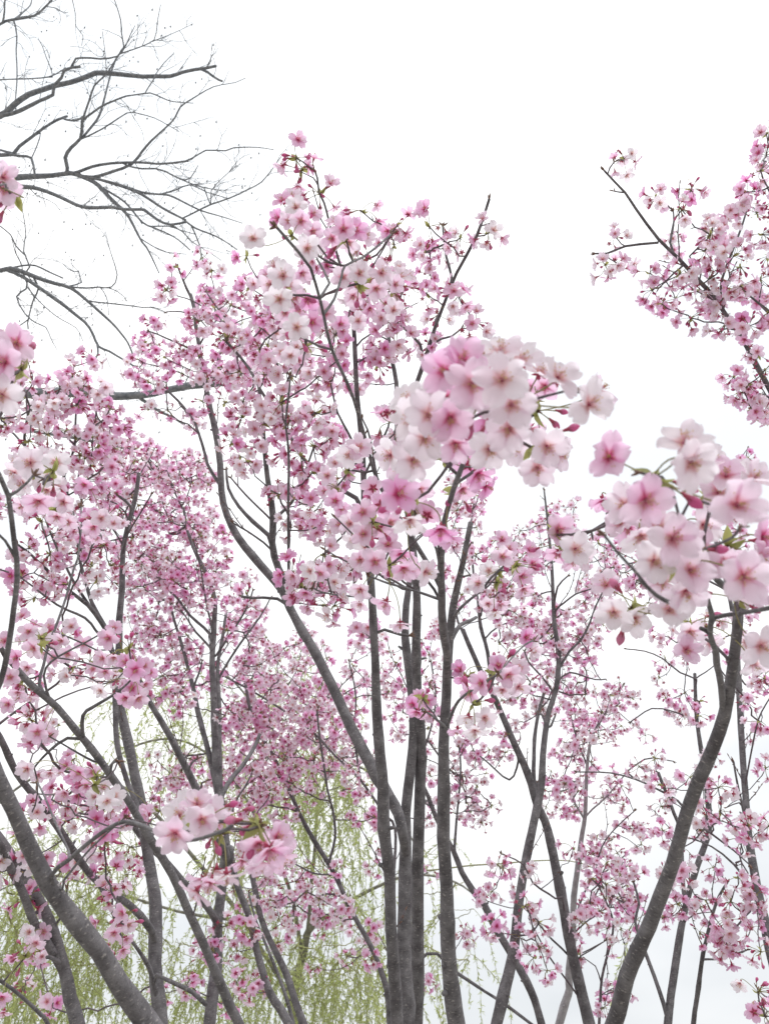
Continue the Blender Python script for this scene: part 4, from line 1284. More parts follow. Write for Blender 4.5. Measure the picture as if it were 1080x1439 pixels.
t.limb([(107, 690), (112, 660), (112, 640)], 3, 2)
t.limb([(50, 645), (36, 627), (39, 585), (46, 565), (50, 555)], 4.6, 3, None, 2.3)
t.limb([(44, 570), (36, 555), (30, 545)], 3, 2)
t.limb([(36, 627), (20, 610), (5, 600)], 3.4, 2.4)
t.limb([(220, 1385), (210, 1360), (195, 1335), (185, 1322)], 8, 5)
t.limb([(220, 1370), (245, 1382), (270, 1395), (288, 1412)], 8, 8, 2.0, 2.0)
t.limb([(172, 760), (160, 745), (148, 732)], 3, 2)
t.limb([(130, 1232), (150, 1265), (160, 1290)], 3.4, 2.2)
t.limb([(165, 975), (175, 970), (188, 958)], 3, 2)
t.blobs([(70, 540, 60, 38, 1.05, 2.4), (125, 528, 34, 26, 1.1, 2.6), (40, 590, 40, 35, .95, 2.2), (110, 590, 55, 36, 1.1, 2.5), (152, 605, 28, 30, .9, 2.7), (122, 640, 46, 36, 1.1, 2.5), (150, 662, 36, 36, 1, 2.8),
         (110, 740, 55, 36, .95, 2.4), (60, 765, 46, 36, .8, 2.2), (150, 762, 46, 36, .8, 2.8), (20, 730, 20, 36, .6, 2.2), (90, 800, 55, 30, .6, 2.3), (150, 800, 36, 26, .7, 2.5), (40, 822, 40, 26, .6, 2.1),
         (30, 850, 28, 22, .5, 2.1), (170, 690, 20, 20, .7, 2.8), (20, 690, 20, 20, .6, 2.2), (5, 620, 14, 40, .7, 2.2), (130, 700, 40, 20, .8, 2.6)], .42)
t.blobs([(100, 905, 50, 36, .7, 2.0), (130, 950, 46, 22, .6, 2.0), (120, 1100, 26, 26, .4, 1.8), (130, 1160, 50, 34, .7, 1.9), (175, 1170, 24, 26, .6, 2.1), (60, 1215, 36, 30, .3, 1.9),
         (150, 1205, 52, 34, .8, 2.0), (165, 1250, 34, 26, .7, 2.0), (60, 1400, 36, 34, .4, 2.5), (80, 1350, 30, 26, .4, 2.4)], .45)
t.flowers([(160, 1313, 27, .55, .2, -.4), (170, 1283, 28, .6, -.3, .6), (150, 1332, 26, .6, -.2, -.6), (173, 1337, 26, .5, .4, -.6), (133, 1297, 24, .65, -.8, -.2), (182, 1300, 24, .5, .8, 0), (160, 1345, 22, .6, 0, -1.4), (178, 1320, 24, .4, .9, -.3), (168, 1300, 27, .5, 0, .2)])
t.flowers([(118, 681, 26, .6, .2, 0), (131, 742, 32, .7, 0, -.3), (142, 728, 33, .3, .3, .3), (125, 728, 28, .6, -.6, .2), (135, 757, 28, .6, 0, -1.2), (160, 735, 24, .4, .7, .4)])
t.build()

# ================================================================== leftmost stems
t = Tree('cherry_tree', 'cherry whose two grey stems join in a narrow fork at the lower left corner', foot(108, 1.9), CH, 42)
t.limb([(108, 1439), (98, 1405), (93, 1377), (83, 1337), (70, 1293), (50, 1253), (27, 1220), (5, 1185), (-30, 1140)], 22, 13, 1.8, 1.9, 'trunk', True)
t.limb([(80, 1350), (67, 1327), (50, 1296), (33, 1260), (16, 1222), (0, 1190), (-25, 1150)], 14, 12, None, 1.7)
t.limb([(67, 1439), (58, 1427), (40, 1410), (17, 1390), (-10, 1372)], 7, 6, 1.6, 1.5, 'trunk', True)
t.limb([(82, 1345), (74, 1346), (66, 1346)], 7, 6)
t.limb([(72, 1297), (85, 1290), (92, 1280), (95, 1250)], 4, 2.5)
t.blobs([(12, 1240, 18, 26, .5, 1.8), (30, 1250, 20, 20, .3, 1.9), (90, 1240, 20, 20, .4, 2.0)], .45)
t.flowers([(50, 1327, 28, .4, 0, -.2), (40, 1310, 26, .2, -.3, .5), (17, 1347, 22, .7, .2, -.7), (3, 1403, 30, .6, .4, 0), (5, 1425, 26, .5, .3, -.8), (62, 1310, 24, .5, .7, .3), (45, 1345, 24, .5, -.2, -1.2)])
t.build()

# ================================================================== long slanting limb, left
t = Tree('cherry_tree', 'cherry with one long bough slanting up left across the upright stem', foot(345, 1.6), CH, 43)
t.limb([(340, 1445), (320, 1410), (290, 1337), (263, 1277), (240, 1227), (207, 1173), (180, 1130), (162, 1102), (140, 1065), (105, 1022), (80, 992), (60, 975), (43, 960), (27, 942)], 15, 10, 1.65, 1.5, 'trunk', True)
t.limb([(104, 1020), (117, 1005), (130, 995), (160, 977), (180, 960), (188, 950)], 5.5, 3, None, 1.35)
t.limb([(105, 1032), (95, 1037), (82, 1045), (60, 1065), (48, 1080)], 5, 3)
t.limb([(142, 1072), (132, 1070), (112, 1060), (82, 1042), (70, 1035)], 4, 2.4)
t.limb([(150, 1075), (158, 1073), (166, 1070)], 4, 3)
t.limb([(58, 975), (55, 962), (62, 935), (70, 905), (82, 872), (92, 842), (104, 800), (110, 785), (112, 767), (115, 740), (114, 712)], 5, 2.4, None, 1.75)
t.limb([(60, 985), (62, 950), (72, 930), (95, 915), (125, 900), (150, 885)], 4, 2.2, None, 1.5)
t.limb([(27, 942), (10, 925), (-5, 900)], 9, 7)
t.flowers([(190, 942, 34, .8, .1, -.1), (176, 930, 30, .75, -.4, .4), (185, 967, 30, .75, 0, .3), (175, 982, 32, .7, -.2, -.5), (195, 982, 32, .4, .4, -.4), (204, 935, 26, .7, .8, .4), (151, 897, 32, .65, -.2, 0), (160, 882, 26, .7, .2, .6), (140, 972, 30, .1, -.3, -.3), (143, 925, 28, .4, -.4, 0), (160, 925, 26, .5, .2, -.6), (130, 940, 24, .5, -.3, .6), (148, 945, 24, .4, .3, -.4),
           (212, 945, 24, .6, .9, -.3), (205, 962, 24, .5, .8, -.2)])
t.flowers([(46, 912, 34, .5, 0, -.2), (22, 925, 34, .6, -.2, -.2), (14, 952, 30, .5, .2, .2), (10, 990, 28, .5, -.3, 0), (40, 887, 30, .5, .3, .3), (30, 865, 26, .4, -.3, .7), (60, 895, 28, .3, .7, 0), (5, 900, 30, .4, -.2, .4), (38, 940, 28, .2, .4, -.7), (25, 975, 28, .5, 0, -.9), (85, 900, 30, .3, -.2, .3), (100, 880, 28, .25, .2, .4), (95, 920, 28, .3, .3, -.4), (75, 925, 26, .35, -.4, -.2), (118, 905, 26, .4, .5, 0), (70, 880, 26, .4, 0, .9)])
t.flowers([(52, 1030, 32, .35, 0, 0), (70, 1033, 26, .4, .7, .2), (60, 1045, 24, .45, .2, -.9), (75, 1015, 16, .2, 0, .6), (38, 1040, 22, .5, -.8, -.1)])
t.flowers([(110, 1087, 28, .65, -.1, 0), (130, 1085, 26, .6, .3, .2), (121, 1105, 28, .7, 0, -.4), (92, 1075, 26, .7, -.4, .5), (96, 1060, 20, .6, -.1, 1.2), (37, 1082, 34, .1, -.2, 0), (55, 1090, 26, .2, .6, -.3), (70, 1088, 26, .3, .2, -.6), (85, 1085, 24, .35, -.3, -.6),
           (150, 1127, 34, .04, .1, -.1), (132, 1120, 32, .04, -.5, .2), (162, 1118, 32, .1, .6, .3), (145, 1105, 28, .1, 0, 1.1), (168, 1130, 26, .2, .9, -.6), (205, 1140, 26, .7, .3, .2)], 1.05)
t.blobs([(20, 1010, 26, 26, .5, 1.7), (50, 960, 40, 30, .5, 1.8), (60, 1120, 36, 26, .5, 1.8), (110, 1140, 30, 20, .7, 1.9), (40, 1150, 24, 24, .4, 1.8)], .4)
t.build()

# ================================================================== thick near limb, left
t = Tree('cherry_tree', 'nearest cherry on the left, thick freckled limb crossing the lower left corner', foot(430, 1.02), CH, 44)
t.limb([(206, 1439), (167, 1390), (138, 1347), (105, 1300), (70, 1247), (38, 1190), (7, 1120), (-10, 1070), (-30, 1010), (-55, 960)], 34, 20, 1.0, .95, 'trunk', True)
t.limb([(-55, 960), (-75, 900), (-85, 840), (-90, 780)], 26, 16, None, .85)
t.limb([(-30, 1010), (-12, 985), (0, 960), (7, 937), (17, 880), (23, 813), (20, 763), (13, 697), (0, 667), (-15, 640)], 10, 7, .95, .85)
t.limb([(20, 775), (8, 760), (-8, 745)], 5, 4)
t.limb([(14, 700), (25, 690), (38, 678), (48, 668)], 5, 3.5, None, .88)
t.limb([(-90, 780), (-60, 640), (-40, 560), (-20, 520), (-5, 500)], 12, 5, None, .68)
t.limb([(-85, 840), (-120, 500), (-60, 330), (-20, 280), (-8, 262)], 10, 4, .8, .75)
t.limb([(76, 1240), (72, 1230), (97, 1207), (133, 1177), (167, 1157), (190, 1155), (217, 1167), (230, 1177), (262, 1181), (285, 1177), (300, 1172), (318, 1165), (326, 1160)], 7, 5, None, .68)
t.limb([(88, 1250), (90, 1237), (127, 1193), (160, 1163), (175, 1150)], 3.6, 2.4)
t.limb([(97, 1212), (97, 1197), (80, 1160), (63, 1120), (53, 1100)], 4.6, 3, None, 1.1)
t.flowers([(245, 1175, 58, .2, -.2, -.2), (269, 1160, 46, .1, 0, 0), (251, 1144, 50, .05, -.3, .6), (284, 1153, 56, .3, .1, 0), (277, 1127, 50, .3, 0, 1.2), (309, 1155, 44, .5, 1.2, 0), (296, 1142, 48, .2, .6, .4), (262, 1128, 44, .25, -.4, 1.0),
           (381, 1199, 62, .55, .8, -.8), (368, 1218, 56, .5, .2, -1.5), (396, 1208, 58, .6, 1.2, -.8), (392, 1176, 50, .55, 1, .3), (340, 1214, 50, .6, -.3, -2), (353, 1167, 44, .3, .5, 1), (365, 1190, 54, .5, .3, -.6), (398, 1190, 46, .6, 1.6, 0),
           (294, 1246, 54, .35, -.4, -1.5), (272, 1257, 54, .5, -1, -1.5), (319, 1235, 50, .1, .3, -1.5), (303, 1228, 50, .3, 0, -1), (283, 1240, 50, .4, -.6, -1), (206, 1145, 26, .7, -.6, .3)])
t.flowers([(23, 481, 56, .6, .3, 0), (4, 509, 60, .6, -.2, -.2), (8, 472, 50, .45, -.2, .6), (2, 556, 60, .05, .2, -.3), (15, 520, 50, .4, .4, -.8), (-12, 490, 56, .5, -.4, .2), (-15, 540, 56, .3, -.4, -.6), (22, 500, 48, .4, .9, -.3)])
t.flowers([(4, 246, 52, .5, .3, .2), (6, 266, 50, .45, .2, -.5), (-12, 255, 56, .5, -.3, .1), (-4, 278, 46, .5, 0, -1.2)])
t.flowers([(41, 650, 44, .02, 0, .1), (78, 650, 42, .03, .2, 0), (69, 668, 38, .05, .1, -.4), (53, 707, 46, .4, .1, -.6), (89, 707, 34, .5, .3, -.3), (18, 665, 38, .1, -.4, -.2), (22, 648, 36, .15, -.4, .4), (65, 690, 36, .1, .1, -.6), (30, 680, 38, .1, -.2, -.5), (56, 640, 34, .1, .2, .7), (80, 685, 34, .15, .6, -.2), (45, 668, 36, .1, -.1, -.1),
           (30, 712, 34, .3, -.5, -.6), (96, 735, 30, .25, .4, -.5), (80, 728, 32, .2, .1, -1.0)])
t.build()

# ================================================================== centre clump
t = Tree('cherry_tree', 'central cherry clump of four tall grey stems standing close together', foot(585, 2.1, 0, -0.12), CH, 45)
t.limb([(555, 1439), (553, 1360), (552, 1293), (549, 1255), (546, 1220), (541, 1165), (537, 1110), (532, 1060), (529, 1000), (527, 960), (525, 900), (524, 840), (520, 780), (514, 720), (512, 680), (508, 620), (503, 560), (499, 500), (495, 440), (490, 412)], 19, 5, 2.05, 2.0, 'trunk', True)
t.limb([(570, 1439), (570, 1380), (570, 1327), (568, 1227), (569, 1180), (568, 1150), (570, 1135), (573, 1110), (578, 1053), (579, 1010), (577, 960), (573, 895), (572, 850), (576, 800), (580, 740), (584, 680)], 21, 6, 2.15, 2.5, 'trunk', True)
t.limb([(568, 1172), (560, 1143), (547, 1120), (530, 1093), (510, 1057), (487, 1010), (463, 960), (442, 920), (425, 890), (407, 852), (397, 830), (375, 807), (355, 782), (335, 755), (320, 725), (312, 692), (309, 655), (302, 605), (295, 575), (290, 545), (284, 507), (280, 480), (276, 458), (274, 438), (267, 414)], 19, 5, 2.15, 2.9)
t.limb([(400, 838), (398, 815), (392, 800), (385, 762), (384, 742), (380, 705), (375, 670), (370, 600), (366, 565), (362, 530)], 12, 4, None, 2.4)
t.limb([(386, 760), (378, 752), (355, 732), (335, 712), (320, 687), (318, 660)], 7, 3.4, None, 2.6)
t.limb([(386, 745), (389, 727), (410, 705), (425, 672), (431, 657), (440, 630)], 5, 3, None, 2.1)
t.limb([(384, 772), (370, 762), (348, 748), (328, 735)], 3.4, 2.4)
t.limb([(382, 725), (365, 715), (345, 695), (325, 672)], 3.2, 2.2)
t.limb([(312, 692), (309, 680), (300, 666), (292, 652), (285, 625), (275, 595), (262, 577), (250, 562), (225, 540)], 5.5, 2.8, None, 2.9)
t.limb([(514, 718), (500, 700), (472, 685), (447, 665), (425, 642), (405, 610), (385, 577), (365, 545), (350, 517), (327, 490), (317, 480)], 6.5, 3.4, None, 2.2)
t.limb([(402, 842), (390, 842), (370, 841), (355, 841), (340, 838)], 4.6, 3.4)
t.limb([(405, 838), (405, 825), (405, 760), (405, 705), (406, 647), (404, 615), (402, 592), (406, 560), (409, 530)], 4.4, 2.6, 1.9, 1.6)
t.limb([(266, 415), (262, 405), (258, 395), (250, 375)], 4, 2.4)
t.limb([(275, 440), (280, 425), (288, 412), (292, 405)], 3.4, 2.4)
t.limb([(282, 500), (265, 490), (245, 480), (222, 470), (210, 466)], 3.4, 2.0)
t.limb([(279, 478), (292, 465), (300, 458), (303, 450)], 3, 2.2)
t.limb([(274, 440), (255, 438), (235, 438)], 2.4, 1.6)
t.limb([(330, 455), (315, 445), (300, 425), (290, 410)], 3, 2, 2.5, 2.6)
t.limb([(304, 384), (311, 370), (312, 362)], 2.4, 1.8, 2.7, 2.7, snap=0) if False else None
t.limb([(585, 1439), (588, 1380), (588, 1293), (588, 1193), (588, 1093), (589, 1027), (586, 960), (585, 910), (585, 825), (576, 740), (563, 650), (557, 590), (556, 537), (550, 503), (545, 460)], 21, 5, 2.35, 2.3, 'trunk', True)
t.limb([(531, 880), (540, 885), (562, 892), (574, 894)], 4.6, 4)
t.limb([(589, 1010), (596, 985), (603, 965)], 3, 2)
# the nearest stem and its boughs
t.limb([(642, 1439), (633, 1377), (628, 1327), (626, 1277), (625, 1227), (623, 1160), (623, 1110), (625, 1027), (627, 960), (631, 905), (635, 855), (640, 830), (649, 792), (655, 760), (660, 735)], 25, 8, 1.6, 1.55, 'trunk', True)
t.limb([(628, 950), (627, 920), (625, 892), (622, 855), (617, 817), (619, 780), (622, 750), (632, 710), (640, 680), (652, 645), (662, 625), (680, 600), (702, 580), (725, 570)], 13, 5, 1.5, .60)
t.limb([(725, 570), (748, 562), (770, 556), (795, 550), (815, 552)], 5, 3.6, None, .6)
t.limb([(618, 825), (600, 790), (570, 740), (540, 692), (526, 662), (510, 610), (495, 560), (480, 520), (468, 490), (458, 460), (448, 418), (435, 376)], 7, 4.6, 1.3, .95)
t.limb([(436, 380), (428, 366), (419, 354), (402, 334), (388, 318)], 5.6, 4.4, None, .92)
t.limb([(449, 422), (463, 398), (455, 380), (446, 366), (440, 350)], 4, 2.8)
t.limb([(455, 448), (470, 420), (480, 390), (485, 374), (511, 361), (535, 342), (550, 330)], 4.6, 3, None, 1.2)
t.limb([(620, 842), (615, 840), (580, 830), (547, 820), (517, 810)], 4.6, 3, 1.35, 1.1)
t.limb([(622, 850), (610, 828), (600, 815)], 6, 4.4)
t.limb([(620, 795), (612, 770), (602, 752), (594, 745)], 4, 3, None, 1.0)
t.limb([(524, 842), (515, 841), (482, 837), (452, 832), (440, 826)], 4, 2.6, 1.9, 1.6)
t.limb([(634, 885), (645, 878), (660, 872), (668, 868)], 7, 5)
t.limb([(638, 862), (648, 852), (675, 830), (690, 812), (705, 797), (715, 790)], 4.4, 3, None, 1.2)
t.limb([(627, 1010), (640, 990), (655, 975), (680, 960), (700, 948)], 5, 3.4, None, 1.1)
t.limb([(627, 1020), (612, 1010), (598, 1000)], 4, 3, None, 1.3)
t.limb([(700, 948), (718, 925), (738, 905), (750, 900)], 3.6, 2.6, None, 1.25)
t.limb([(556, 650), (548, 640), (555, 610), (575, 560), (586, 534), (599, 498), (612, 454), (630, 407), (640, 384), (669, 332), (687, 280)], 7, 3.6, 2.2, 1.9)
t.limb([(632, 404), (635, 390), (627, 360), (623, 330), (622, 318)], 4.4, 3)
t.limb([(599, 498), (590, 484), (578, 470), (555, 451)], 4.6, 2.8)
t.limb([(608, 480), (620, 476), (635, 472), (648, 462)], 3.6, 2.2)
t.limb([(673, 320), (680, 316), (686, 314)], 2.4, 1.8)
t.limb([(500, 510), (520, 500), (540, 494)], 3.4, 2.2)
t.limb([(498, 480), (520, 470), (545, 478), (570, 490)], 3, 2)
t.limb([(490, 412), (475, 360), (462, 310), (455, 285), (448, 272), (446, 250), (442, 238)], 4, 2.4, None, 1.7)
t.limb([(448, 265), (440, 250), (430, 245), (420, 240)], 2.4, 1.6)
t.limb([(508, 640), (490, 610), (475, 580), (465, 540)], 4, 2.4)
t.limb([(511, 660), (530, 630), (545, 600), (550, 570)], 4, 2.4)
t.limb([(620, 780), (680, 690), (760, 640), (800, 590)], 4, 3, .8, .64) if False else None
t.blobs([(330, 450, 58, 45, 1.2, 2.6), (370, 420, 36, 28, 1, 2.3), (292, 425, 22, 18, .6, 2.8), (250, 367, 20, 12, .9, 2.8), (245, 400, 17, 20, .7, 2.8), (270, 430, 20, 12, .5, 2.8), (282, 352, 7, 14, 1, 2.8), (302, 398, 20, 20, .9, 2.7),
         (215, 453, 12, 6, .9, 2.8), (230, 490, 40, 16, 1, 2.8), (215, 520, 36, 22, 1.3, 2.6), (280, 510, 52, 26, 1, 2.7), (340, 500, 46, 32, 1.2, 2.5), (390, 490, 46, 40, 1.2, 2.1), (310, 545, 46, 26, 1.1, 2.5), (370, 540, 46, 36, 1.2, 2.1),
         (235, 578, 30, 18, .8, 2.7), (258, 592, 32, 16, .5, 2.8), (300, 600, 34, 26, .5, 2.8), (350, 600, 36, 36, 1, 2.2), (402, 580, 46, 32, 1.1, 1.95), (370, 648, 36, 26, .9, 2.0), (432, 610, 36, 32, 1, 1.9), (395, 688, 16, 18, .9, 1.9),
         (330, 640, 18, 18, .5, 2.5), (450, 560, 28, 36, .45, 2.2), (440, 650, 36, 26, .8, 1.9), (475, 600, 28, 26, .7, 1.9), (430, 700, 36, 26, .8, 1.9), (450, 740, 46, 32, 1.1, 1.85), (440, 790, 40, 28, 1.1, 1.8), (482, 820, 34, 34, 1, 1.9),
         (422, 822, 32, 32, 1, 1.75), (445, 862, 26, 24, .5, 1.9), (350, 800, 26, 26, .4, 2.8), (552, 600, 26, 26, .8, 1.9), (480, 662, 26, 18, .6, 1.9), (360, 830, 20, 20, .5, 2.6), (500, 870, 20, 30, .5, 2.2),
         (520, 287, 24, 15, .8, 2.0), (545, 320, 26, 20, 1, 2.0), (600, 313, 18, 18, 1, 1.9), (640, 322, 16, 24, 1, 1.9), (560, 365, 46, 26, 1.1, 2.0), (615, 370, 26, 26, 1.1, 2.0), (642, 398, 20, 20, 1, 1.9), (590, 420, 46, 30, 1.2, 1.95),
         (540, 430, 36, 34, 1, 1.9), (650, 430, 18, 20, 1, 1.9), (674, 447, 12, 10, .9, 1.9), (560, 480, 46, 24, 1.1, 2.0), (520, 492, 26, 22, .9, 2.0), (490, 520, 26, 20, .6, 2.1), (468, 480, 26, 26, 1, 1.85), (548, 580, 22, 30, .9, 1.6), (688, 330, 6, 4, .9, 1.9),
         (420, 520, 40, 26, .9, 2.0), (470, 400, 40, 40, .6, 1.9), (415, 225, 5, 5, 1, 1.7), (423, 240, 4, 4, 1, 1.7), (446, 272, 6, 6, 1, 1.75)], .45)
t.flowers([(651, 503, 72, .75, 0, .5), (623, 521, 72, .65, -.5, 0), (664, 541, 76, .15, 0, -.2), (707, 532, 78, .1, .1, 0), (631, 560, 68, .6, .5, -.2), (633, 590, 68, .55, 0, -.5), (603, 582, 70, .1, .3, 0),
           (575, 590, 68, .05, -.5, 0), (597, 619, 70, .1, 0, -.4), (702, 490, 68, .1, 0, 1.0), (733, 502, 68, .25, .3, .8), (721, 568, 72, .1, .2, -.1), (714, 605, 70, .1, -.2, -.5), (688, 594, 60, .95, 0, -2), (640, 627, 56, .7, 0, -.8),
           (688, 634, 64, .1, .2, -.6), (787, 526, 70, .25, .4, .4), (832, 566, 72, .05, .5, .3), (770, 629, 62, .15, .2, -.3), (755, 660, 60, .1, -.1, -.6), (764, 545, 44, .4, -.6, -1), (739, 545, 50, .6, -1, -1.5), (747, 605, 46, .4, .6, -1.2),
           (581, 648, 66, .1, 0, -.3), (680, 500, 60, .2, -.2, 1.2), (760, 520, 56, .2, .2, 1.0), (847, 545, 50, .2, 1.0, .9), (648, 560, 60, .3, -.2, -.6), (612, 545, 60, .2, -.5, .3), (690, 560, 64, .1, .1, .1), (725, 630, 54, .1, .3, -.8), (790, 640, 52, .2, .8, -.5), (570, 560, 56, .1, -.8, .5)], .96)
t.flowers([(562, 693, 62, .8, .6, .2), (575, 735, 56, .05, 0, -1.5), (619, 748, 54, .9, 0, -2), (632, 758, 46, .7, .3, -1.5), (673, 670, 50, .8, .6, -1.5), (686, 685, 44, .85, 1.5, -1), (658, 652, 46, .8, 0, .4, 'b'), (601, 722, 44, .6, .2, .4, 'b'), (600, 805, 44, 0., 1, -.5), (545, 640, 50, .2, -.8, -.2), (560, 660, 46, .3, -.4, -.6), (590, 690, 44, .4, .2, -.8), (650, 690, 44, .7, .4, -1.0)])
t.flowers([(509, 720, 42, .55, -.2, 0), (510, 750, 40, .45, 0, .1), (527, 790, 44, .35, .1, -.1), (505, 787, 38, .5, -.3, 0), (567, 801, 42, .55, 0, -.6), (580, 799, 40, .6, .3, -.5), (551, 800, 36, .6, -.2, -.6), (564, 781, 38, .55, 0, -1), (512, 766, 36, .05, -.2, .7),
           (531, 742, 40, .5, 0, 0, 'b'), (523, 685, 38, .6, -.2, .3, 'b'), (536, 709, 42, .6, .2, .2, 'b'), (541, 849, 42, .6, -.5, -1.5), (562, 879, 36, .5, 0, -2), (505, 830, 34, .5, -.4, -.6), (545, 765, 38, .4, .2, .3), (490, 735, 34, .4, -.7, .2), (550, 735, 38, .5, .3, -.2), (505, 850, 30, .5, -.5, -.8)])
t.flowers([(471, 704, 38, .6, -.1, 0), (505, 628, 44, .35, .3, .2), (490, 640, 44, .05, -.3, -.3), (459, 668, 34, .2, -.2, .2), (470, 690, 30, .4, 0, .6), (480, 715, 32, .6, .3, -.5), (455, 690, 28, .5, -.6, .2), (470, 650, 30, .3, -.2, .5)], 1.1)
t.flowers([(450, 806, 34, .55, 0, 0), (435, 802, 34, .05, -.4, .3), (440, 822, 30, .1, -.2, -.6), (428, 835, 30, .6, -.4, -.8), (420, 818, 28, .4, -.8, 0), (432, 856, 28, .7, 0, -1.4), (408, 830, 26, .3, -.5, -.2)], 1.15)
t.flowers([(706, 782, 36, .2, 0, 0), (686, 802, 30, .04, -.3, 0), (671, 820, 32, .05, -.3, -.1), (735, 810, 34, .55, .6, -.3), (745, 772, 34, .7, .5, .5), (705, 757, 30, .6, -.2, 1.2), (736, 830, 34, .5, .2, -1.4), (750, 792, 32, .6, .8, 0), (695, 862, 30, .1, 0, -1.5), (685, 850, 28, .5, -.3, -.6), (722, 795, 30, .4, .3, .3), (703, 850, 28, .4, .4, -.8), (715, 770, 28, .5, 0, .9)])
t.flowers([(715, 950, 40, .35, 0, -.2), (700, 935, 36, .6, -.1, .5), (675, 960, 40, .65, -.5, 0), (740, 895, 34, .8, .3, .2), (750, 915, 34, .15, .4, -.3), (730, 967, 38, .4, .5, -.4), (650, 955, 34, .85, -.8, -1.5), (657, 1012, 40, .1, -.3, -1.0), (682, 1010, 36, .1, .3, -.3), (667, 1030, 42, .1, 0, -1.5), (642, 1028, 36, .7, -.4, -1.6), (705, 972, 34, .3, -.3, -.8), (660, 975, 32, .7, -.4, -.4), (645, 940, 30, .8, -.6, .6), (730, 938, 34, .35, .4, .4)], 1.05)
t.flowers([(585, 1003, 34, .8, -.5, -.8), (600, 985, 32, .75, .2, .3), (578, 990, 30, .8, -.8, 0), (603, 1005, 30, .6, .5, -.8), (588, 978, 28, .8, -.2, .9)], 1.1)
t.flowers([(355, 334, 44, 0., 0, 0), (396, 280, 34, .65, -.2, .5), (415, 290, 36, .1, 0, .1), (423, 310, 36, .45, .2, -.2), (432, 349, 42, .05, .1, -.2), (389, 307, 30, .8, -.8, -.2), (332, 362, 22, .9, -1, -.6), (410, 275, 32, .4, 0, 1.1), (440, 300, 30, .6, .7, .1), (405, 310, 32, .3, -.3, -.3), (440, 325, 32, .4, .5, -.5), (445, 345, 30, .1, .8, 0)])
t.flowers([(482, 321, 40, .6, 0, 0), (500, 322, 40, .75, .4, .1), (465, 335, 34, .4, -.5, -.2), (481, 388, 38, .4, 0, 0), (505, 383, 38, .1, .2, .2), (496, 418, 34, .4, 0, -1.2), (537, 382, 36, .4, .5, .2), (529, 406, 36, .2, .2, -.5), (556, 399, 28, .4, .4, 0), (553, 435, 34, .1, .1, 0), (515, 330, 32, .5, .9, .1), (503, 450, 28, .3, 0, 0), (520, 395, 32, .15, .1, -.2), (490, 342, 32, .4, 0, -.8), (470, 310, 30, .5, -.3, 1.)])
t.flowers([(397, 386, 46, .15, 0, 0), (392, 421, 44, .1, -.1, -.3), (417, 459, 40, 0., .1, 0), (439, 453, 38, .55, .2, -.2), (458, 439, 36, .6, .3, .2), (432, 423, 38, .8, .2, -1.2), (414, 418, 36, .5, 0, -.4), (425, 385, 32, .6, .4, -.8), (373, 388, 32, .5, -1.5, 0), (479, 455, 30, .6, .2, 0), (378, 400, 36, .2, -.6, -.4), (405, 400, 38, .2, .2, -.2), (445, 430, 32, .7, .2, .4), (400, 440, 34, .4, -.3, -.6), (385, 370, 32, .1, -.4, .9), (420, 435, 34, .5, 0, -.5), (408, 500, 32, .3, 0, -.3), (395, 495, 30, .2, -.3, 0)])
t.build()

# ================================================================== thick near limb, right
t = Tree('cherry_tree', 'nearest cherry on the right, thick slanting trunk under large pale blossoms', foot(835, 1.25), CH, 46)
t.limb([(860, 1439), (885, 1370), (910, 1300), (935, 1237), (958, 1180), (975, 1130), (995, 1075), (1010, 1025), (1020, 980), (1027, 930), (1033, 885), (1036, 850)], 26, 16, 1.2, .92, 'trunk', True)
t.limb([(1036, 860), (1035, 840), (1022, 827), (1008, 815), (996, 800), (985, 780)], 13, 6, None, .68)
t.limb([(1036, 858), (1045, 855), (1060, 848), (1080, 842), (1100, 820)], 10, 6, None, .7)
t.limb([(1016, 968), (1012, 950), (1005, 925), (995, 892), (999, 868), (995, 850), (989, 832)], 11, 8, None, .72)
t.limb([(998, 874), (1003, 868), (1035, 862), (1058, 859), (1085, 854)], 7, 7, None, .68)
t.limb([(996, 892), (990, 885), (983, 882)], 8, 6)
t.limb([(985, 782), (975, 790), (985, 775), (1005, 765), (1028, 755), (1040, 740)], 6, 4, None, .52)
t.limb([(990, 836), (960, 850), (932, 845), (912, 828), (898, 815)], 7, 6, None, .6)
t.limb([(912, 828), (890, 800), (880, 790), (866, 775), (848, 752)], 5.5, 4.5, .6, .6)
t.limb([(975, 790), (955, 730), (945, 690), (930, 670), (910, 668), (898, 665)], 5, 4, .6, .56)
t.limb([(955, 730), (970, 700), (985, 705), (1000, 710)], 4, 4)
t.limb([(1018, 930), (1022, 925), (1027, 920)], 8, 6)
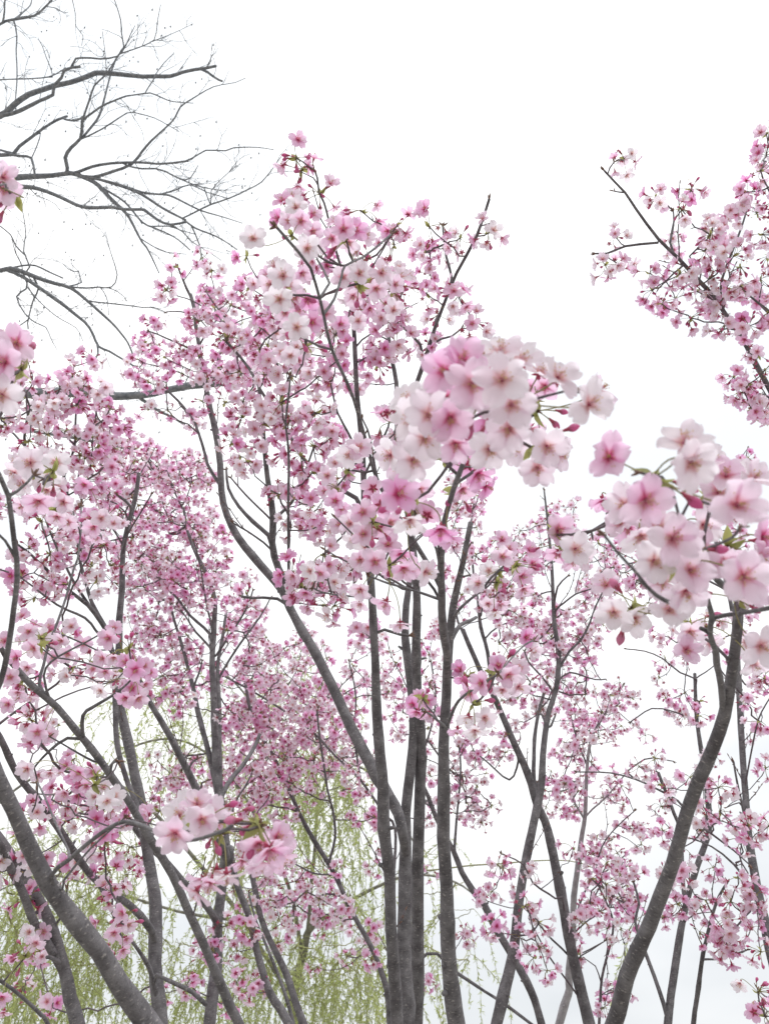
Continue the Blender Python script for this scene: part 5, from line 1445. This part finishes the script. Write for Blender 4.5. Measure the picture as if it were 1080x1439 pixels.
t.flowers([(855, 641, 70, .55, -.3, 0), (910, 704, 78, .45, 0, 0), (962, 617, 78, .05, 0, 1.0), (975, 652, 80, .05, .2, -.2), (1038, 709, 88, .2, .1, 0), (947, 756, 74, .15, 0, 0), (875, 710, 60, .15, -.8, 0), (882, 745, 48, .6, -.6, -1.2),
           (900, 757, 62, .2, -.2, -.6), (920, 790, 70, .05, 0, -.2), (972, 802, 72, .35, 0, 0), (1047, 811, 78, .3, 0, -.1), (1075, 755, 60, .7, .4, 0), (942, 855, 62, .1, 0, .6), (861, 862, 56, .02, -.6, -.2), (892, 872, 56, .05, 0, -.5),
           (1020, 665, 64, .4, -.3, .8), (1070, 785, 60, .15, .4, -.2), (965, 835, 70, .15, 0, -.7), (848, 707, 46, .8, 0, -2), (850, 820, 42, .3, -.6, .6), (965, 915, 44, .55, 0, -.1), (970, 890, 44, .3, 0, -.6), (1000, 905, 40, .1, .3, -.5), (1072, 910, 60, .02, .3, -.3),
           (1050, 905, 42, .3, 0, -.9), (1060, 935, 46, .1, .2, -.8), (1010, 690, 60, .3, -.3, .2), (1060, 670, 62, .2, .5, .8), (990, 740, 56, .2, .1, -.4), (870, 735, 50, .2, -.6, .2), (925, 740, 58, .2, -.2, -.2), (1020, 790, 60, .2, -.3, -.2),
           (1000, 640, 60, .15, .5, .9), (985, 770, 60, .25, .2, -.1), (1060, 830, 56, .2, .2, -.8), (930, 820, 56, .12, -.2, -.6), (950, 780, 56, .15, .2, .2)], .98)
t.flowers([(810, 772, 50, .05, .1, 0), (786, 745, 46, .6, .1, -.2), (782, 780, 40, .6, -.6, -1.2), (805, 790, 40, .4, .2, -1.0), (822, 785, 40, .3, .7, -.4), (800, 752, 40, .3, .3, .6)], .98)
t.build()

# ================================================================== loose twig at the lower right edge
t = Tree('cherry_tree', 'cherry beyond the right edge showing one drooping twig in the lower right corner', foot(1290, 2.0), CH, 47)
t.limb([(1240, 1439), (1225, 1330), (1200, 1260), (1180, 1200)], 14, 8, 1.9, 1.8, 'trunk', True)
t.limb([(1215, 1300), (1150, 1330), (1110, 1380), (1085, 1405), (1070, 1412)], 6, 3, None, 1.7)
t.limb([(1085, 1405), (1074, 1400), (1064, 1390)], 3, 2)
t.blobs([(1066, 1402, 6, 10, 1, 1.75), (1078, 1425, 5, 8, 1, 1.75)], .7)
t.build()
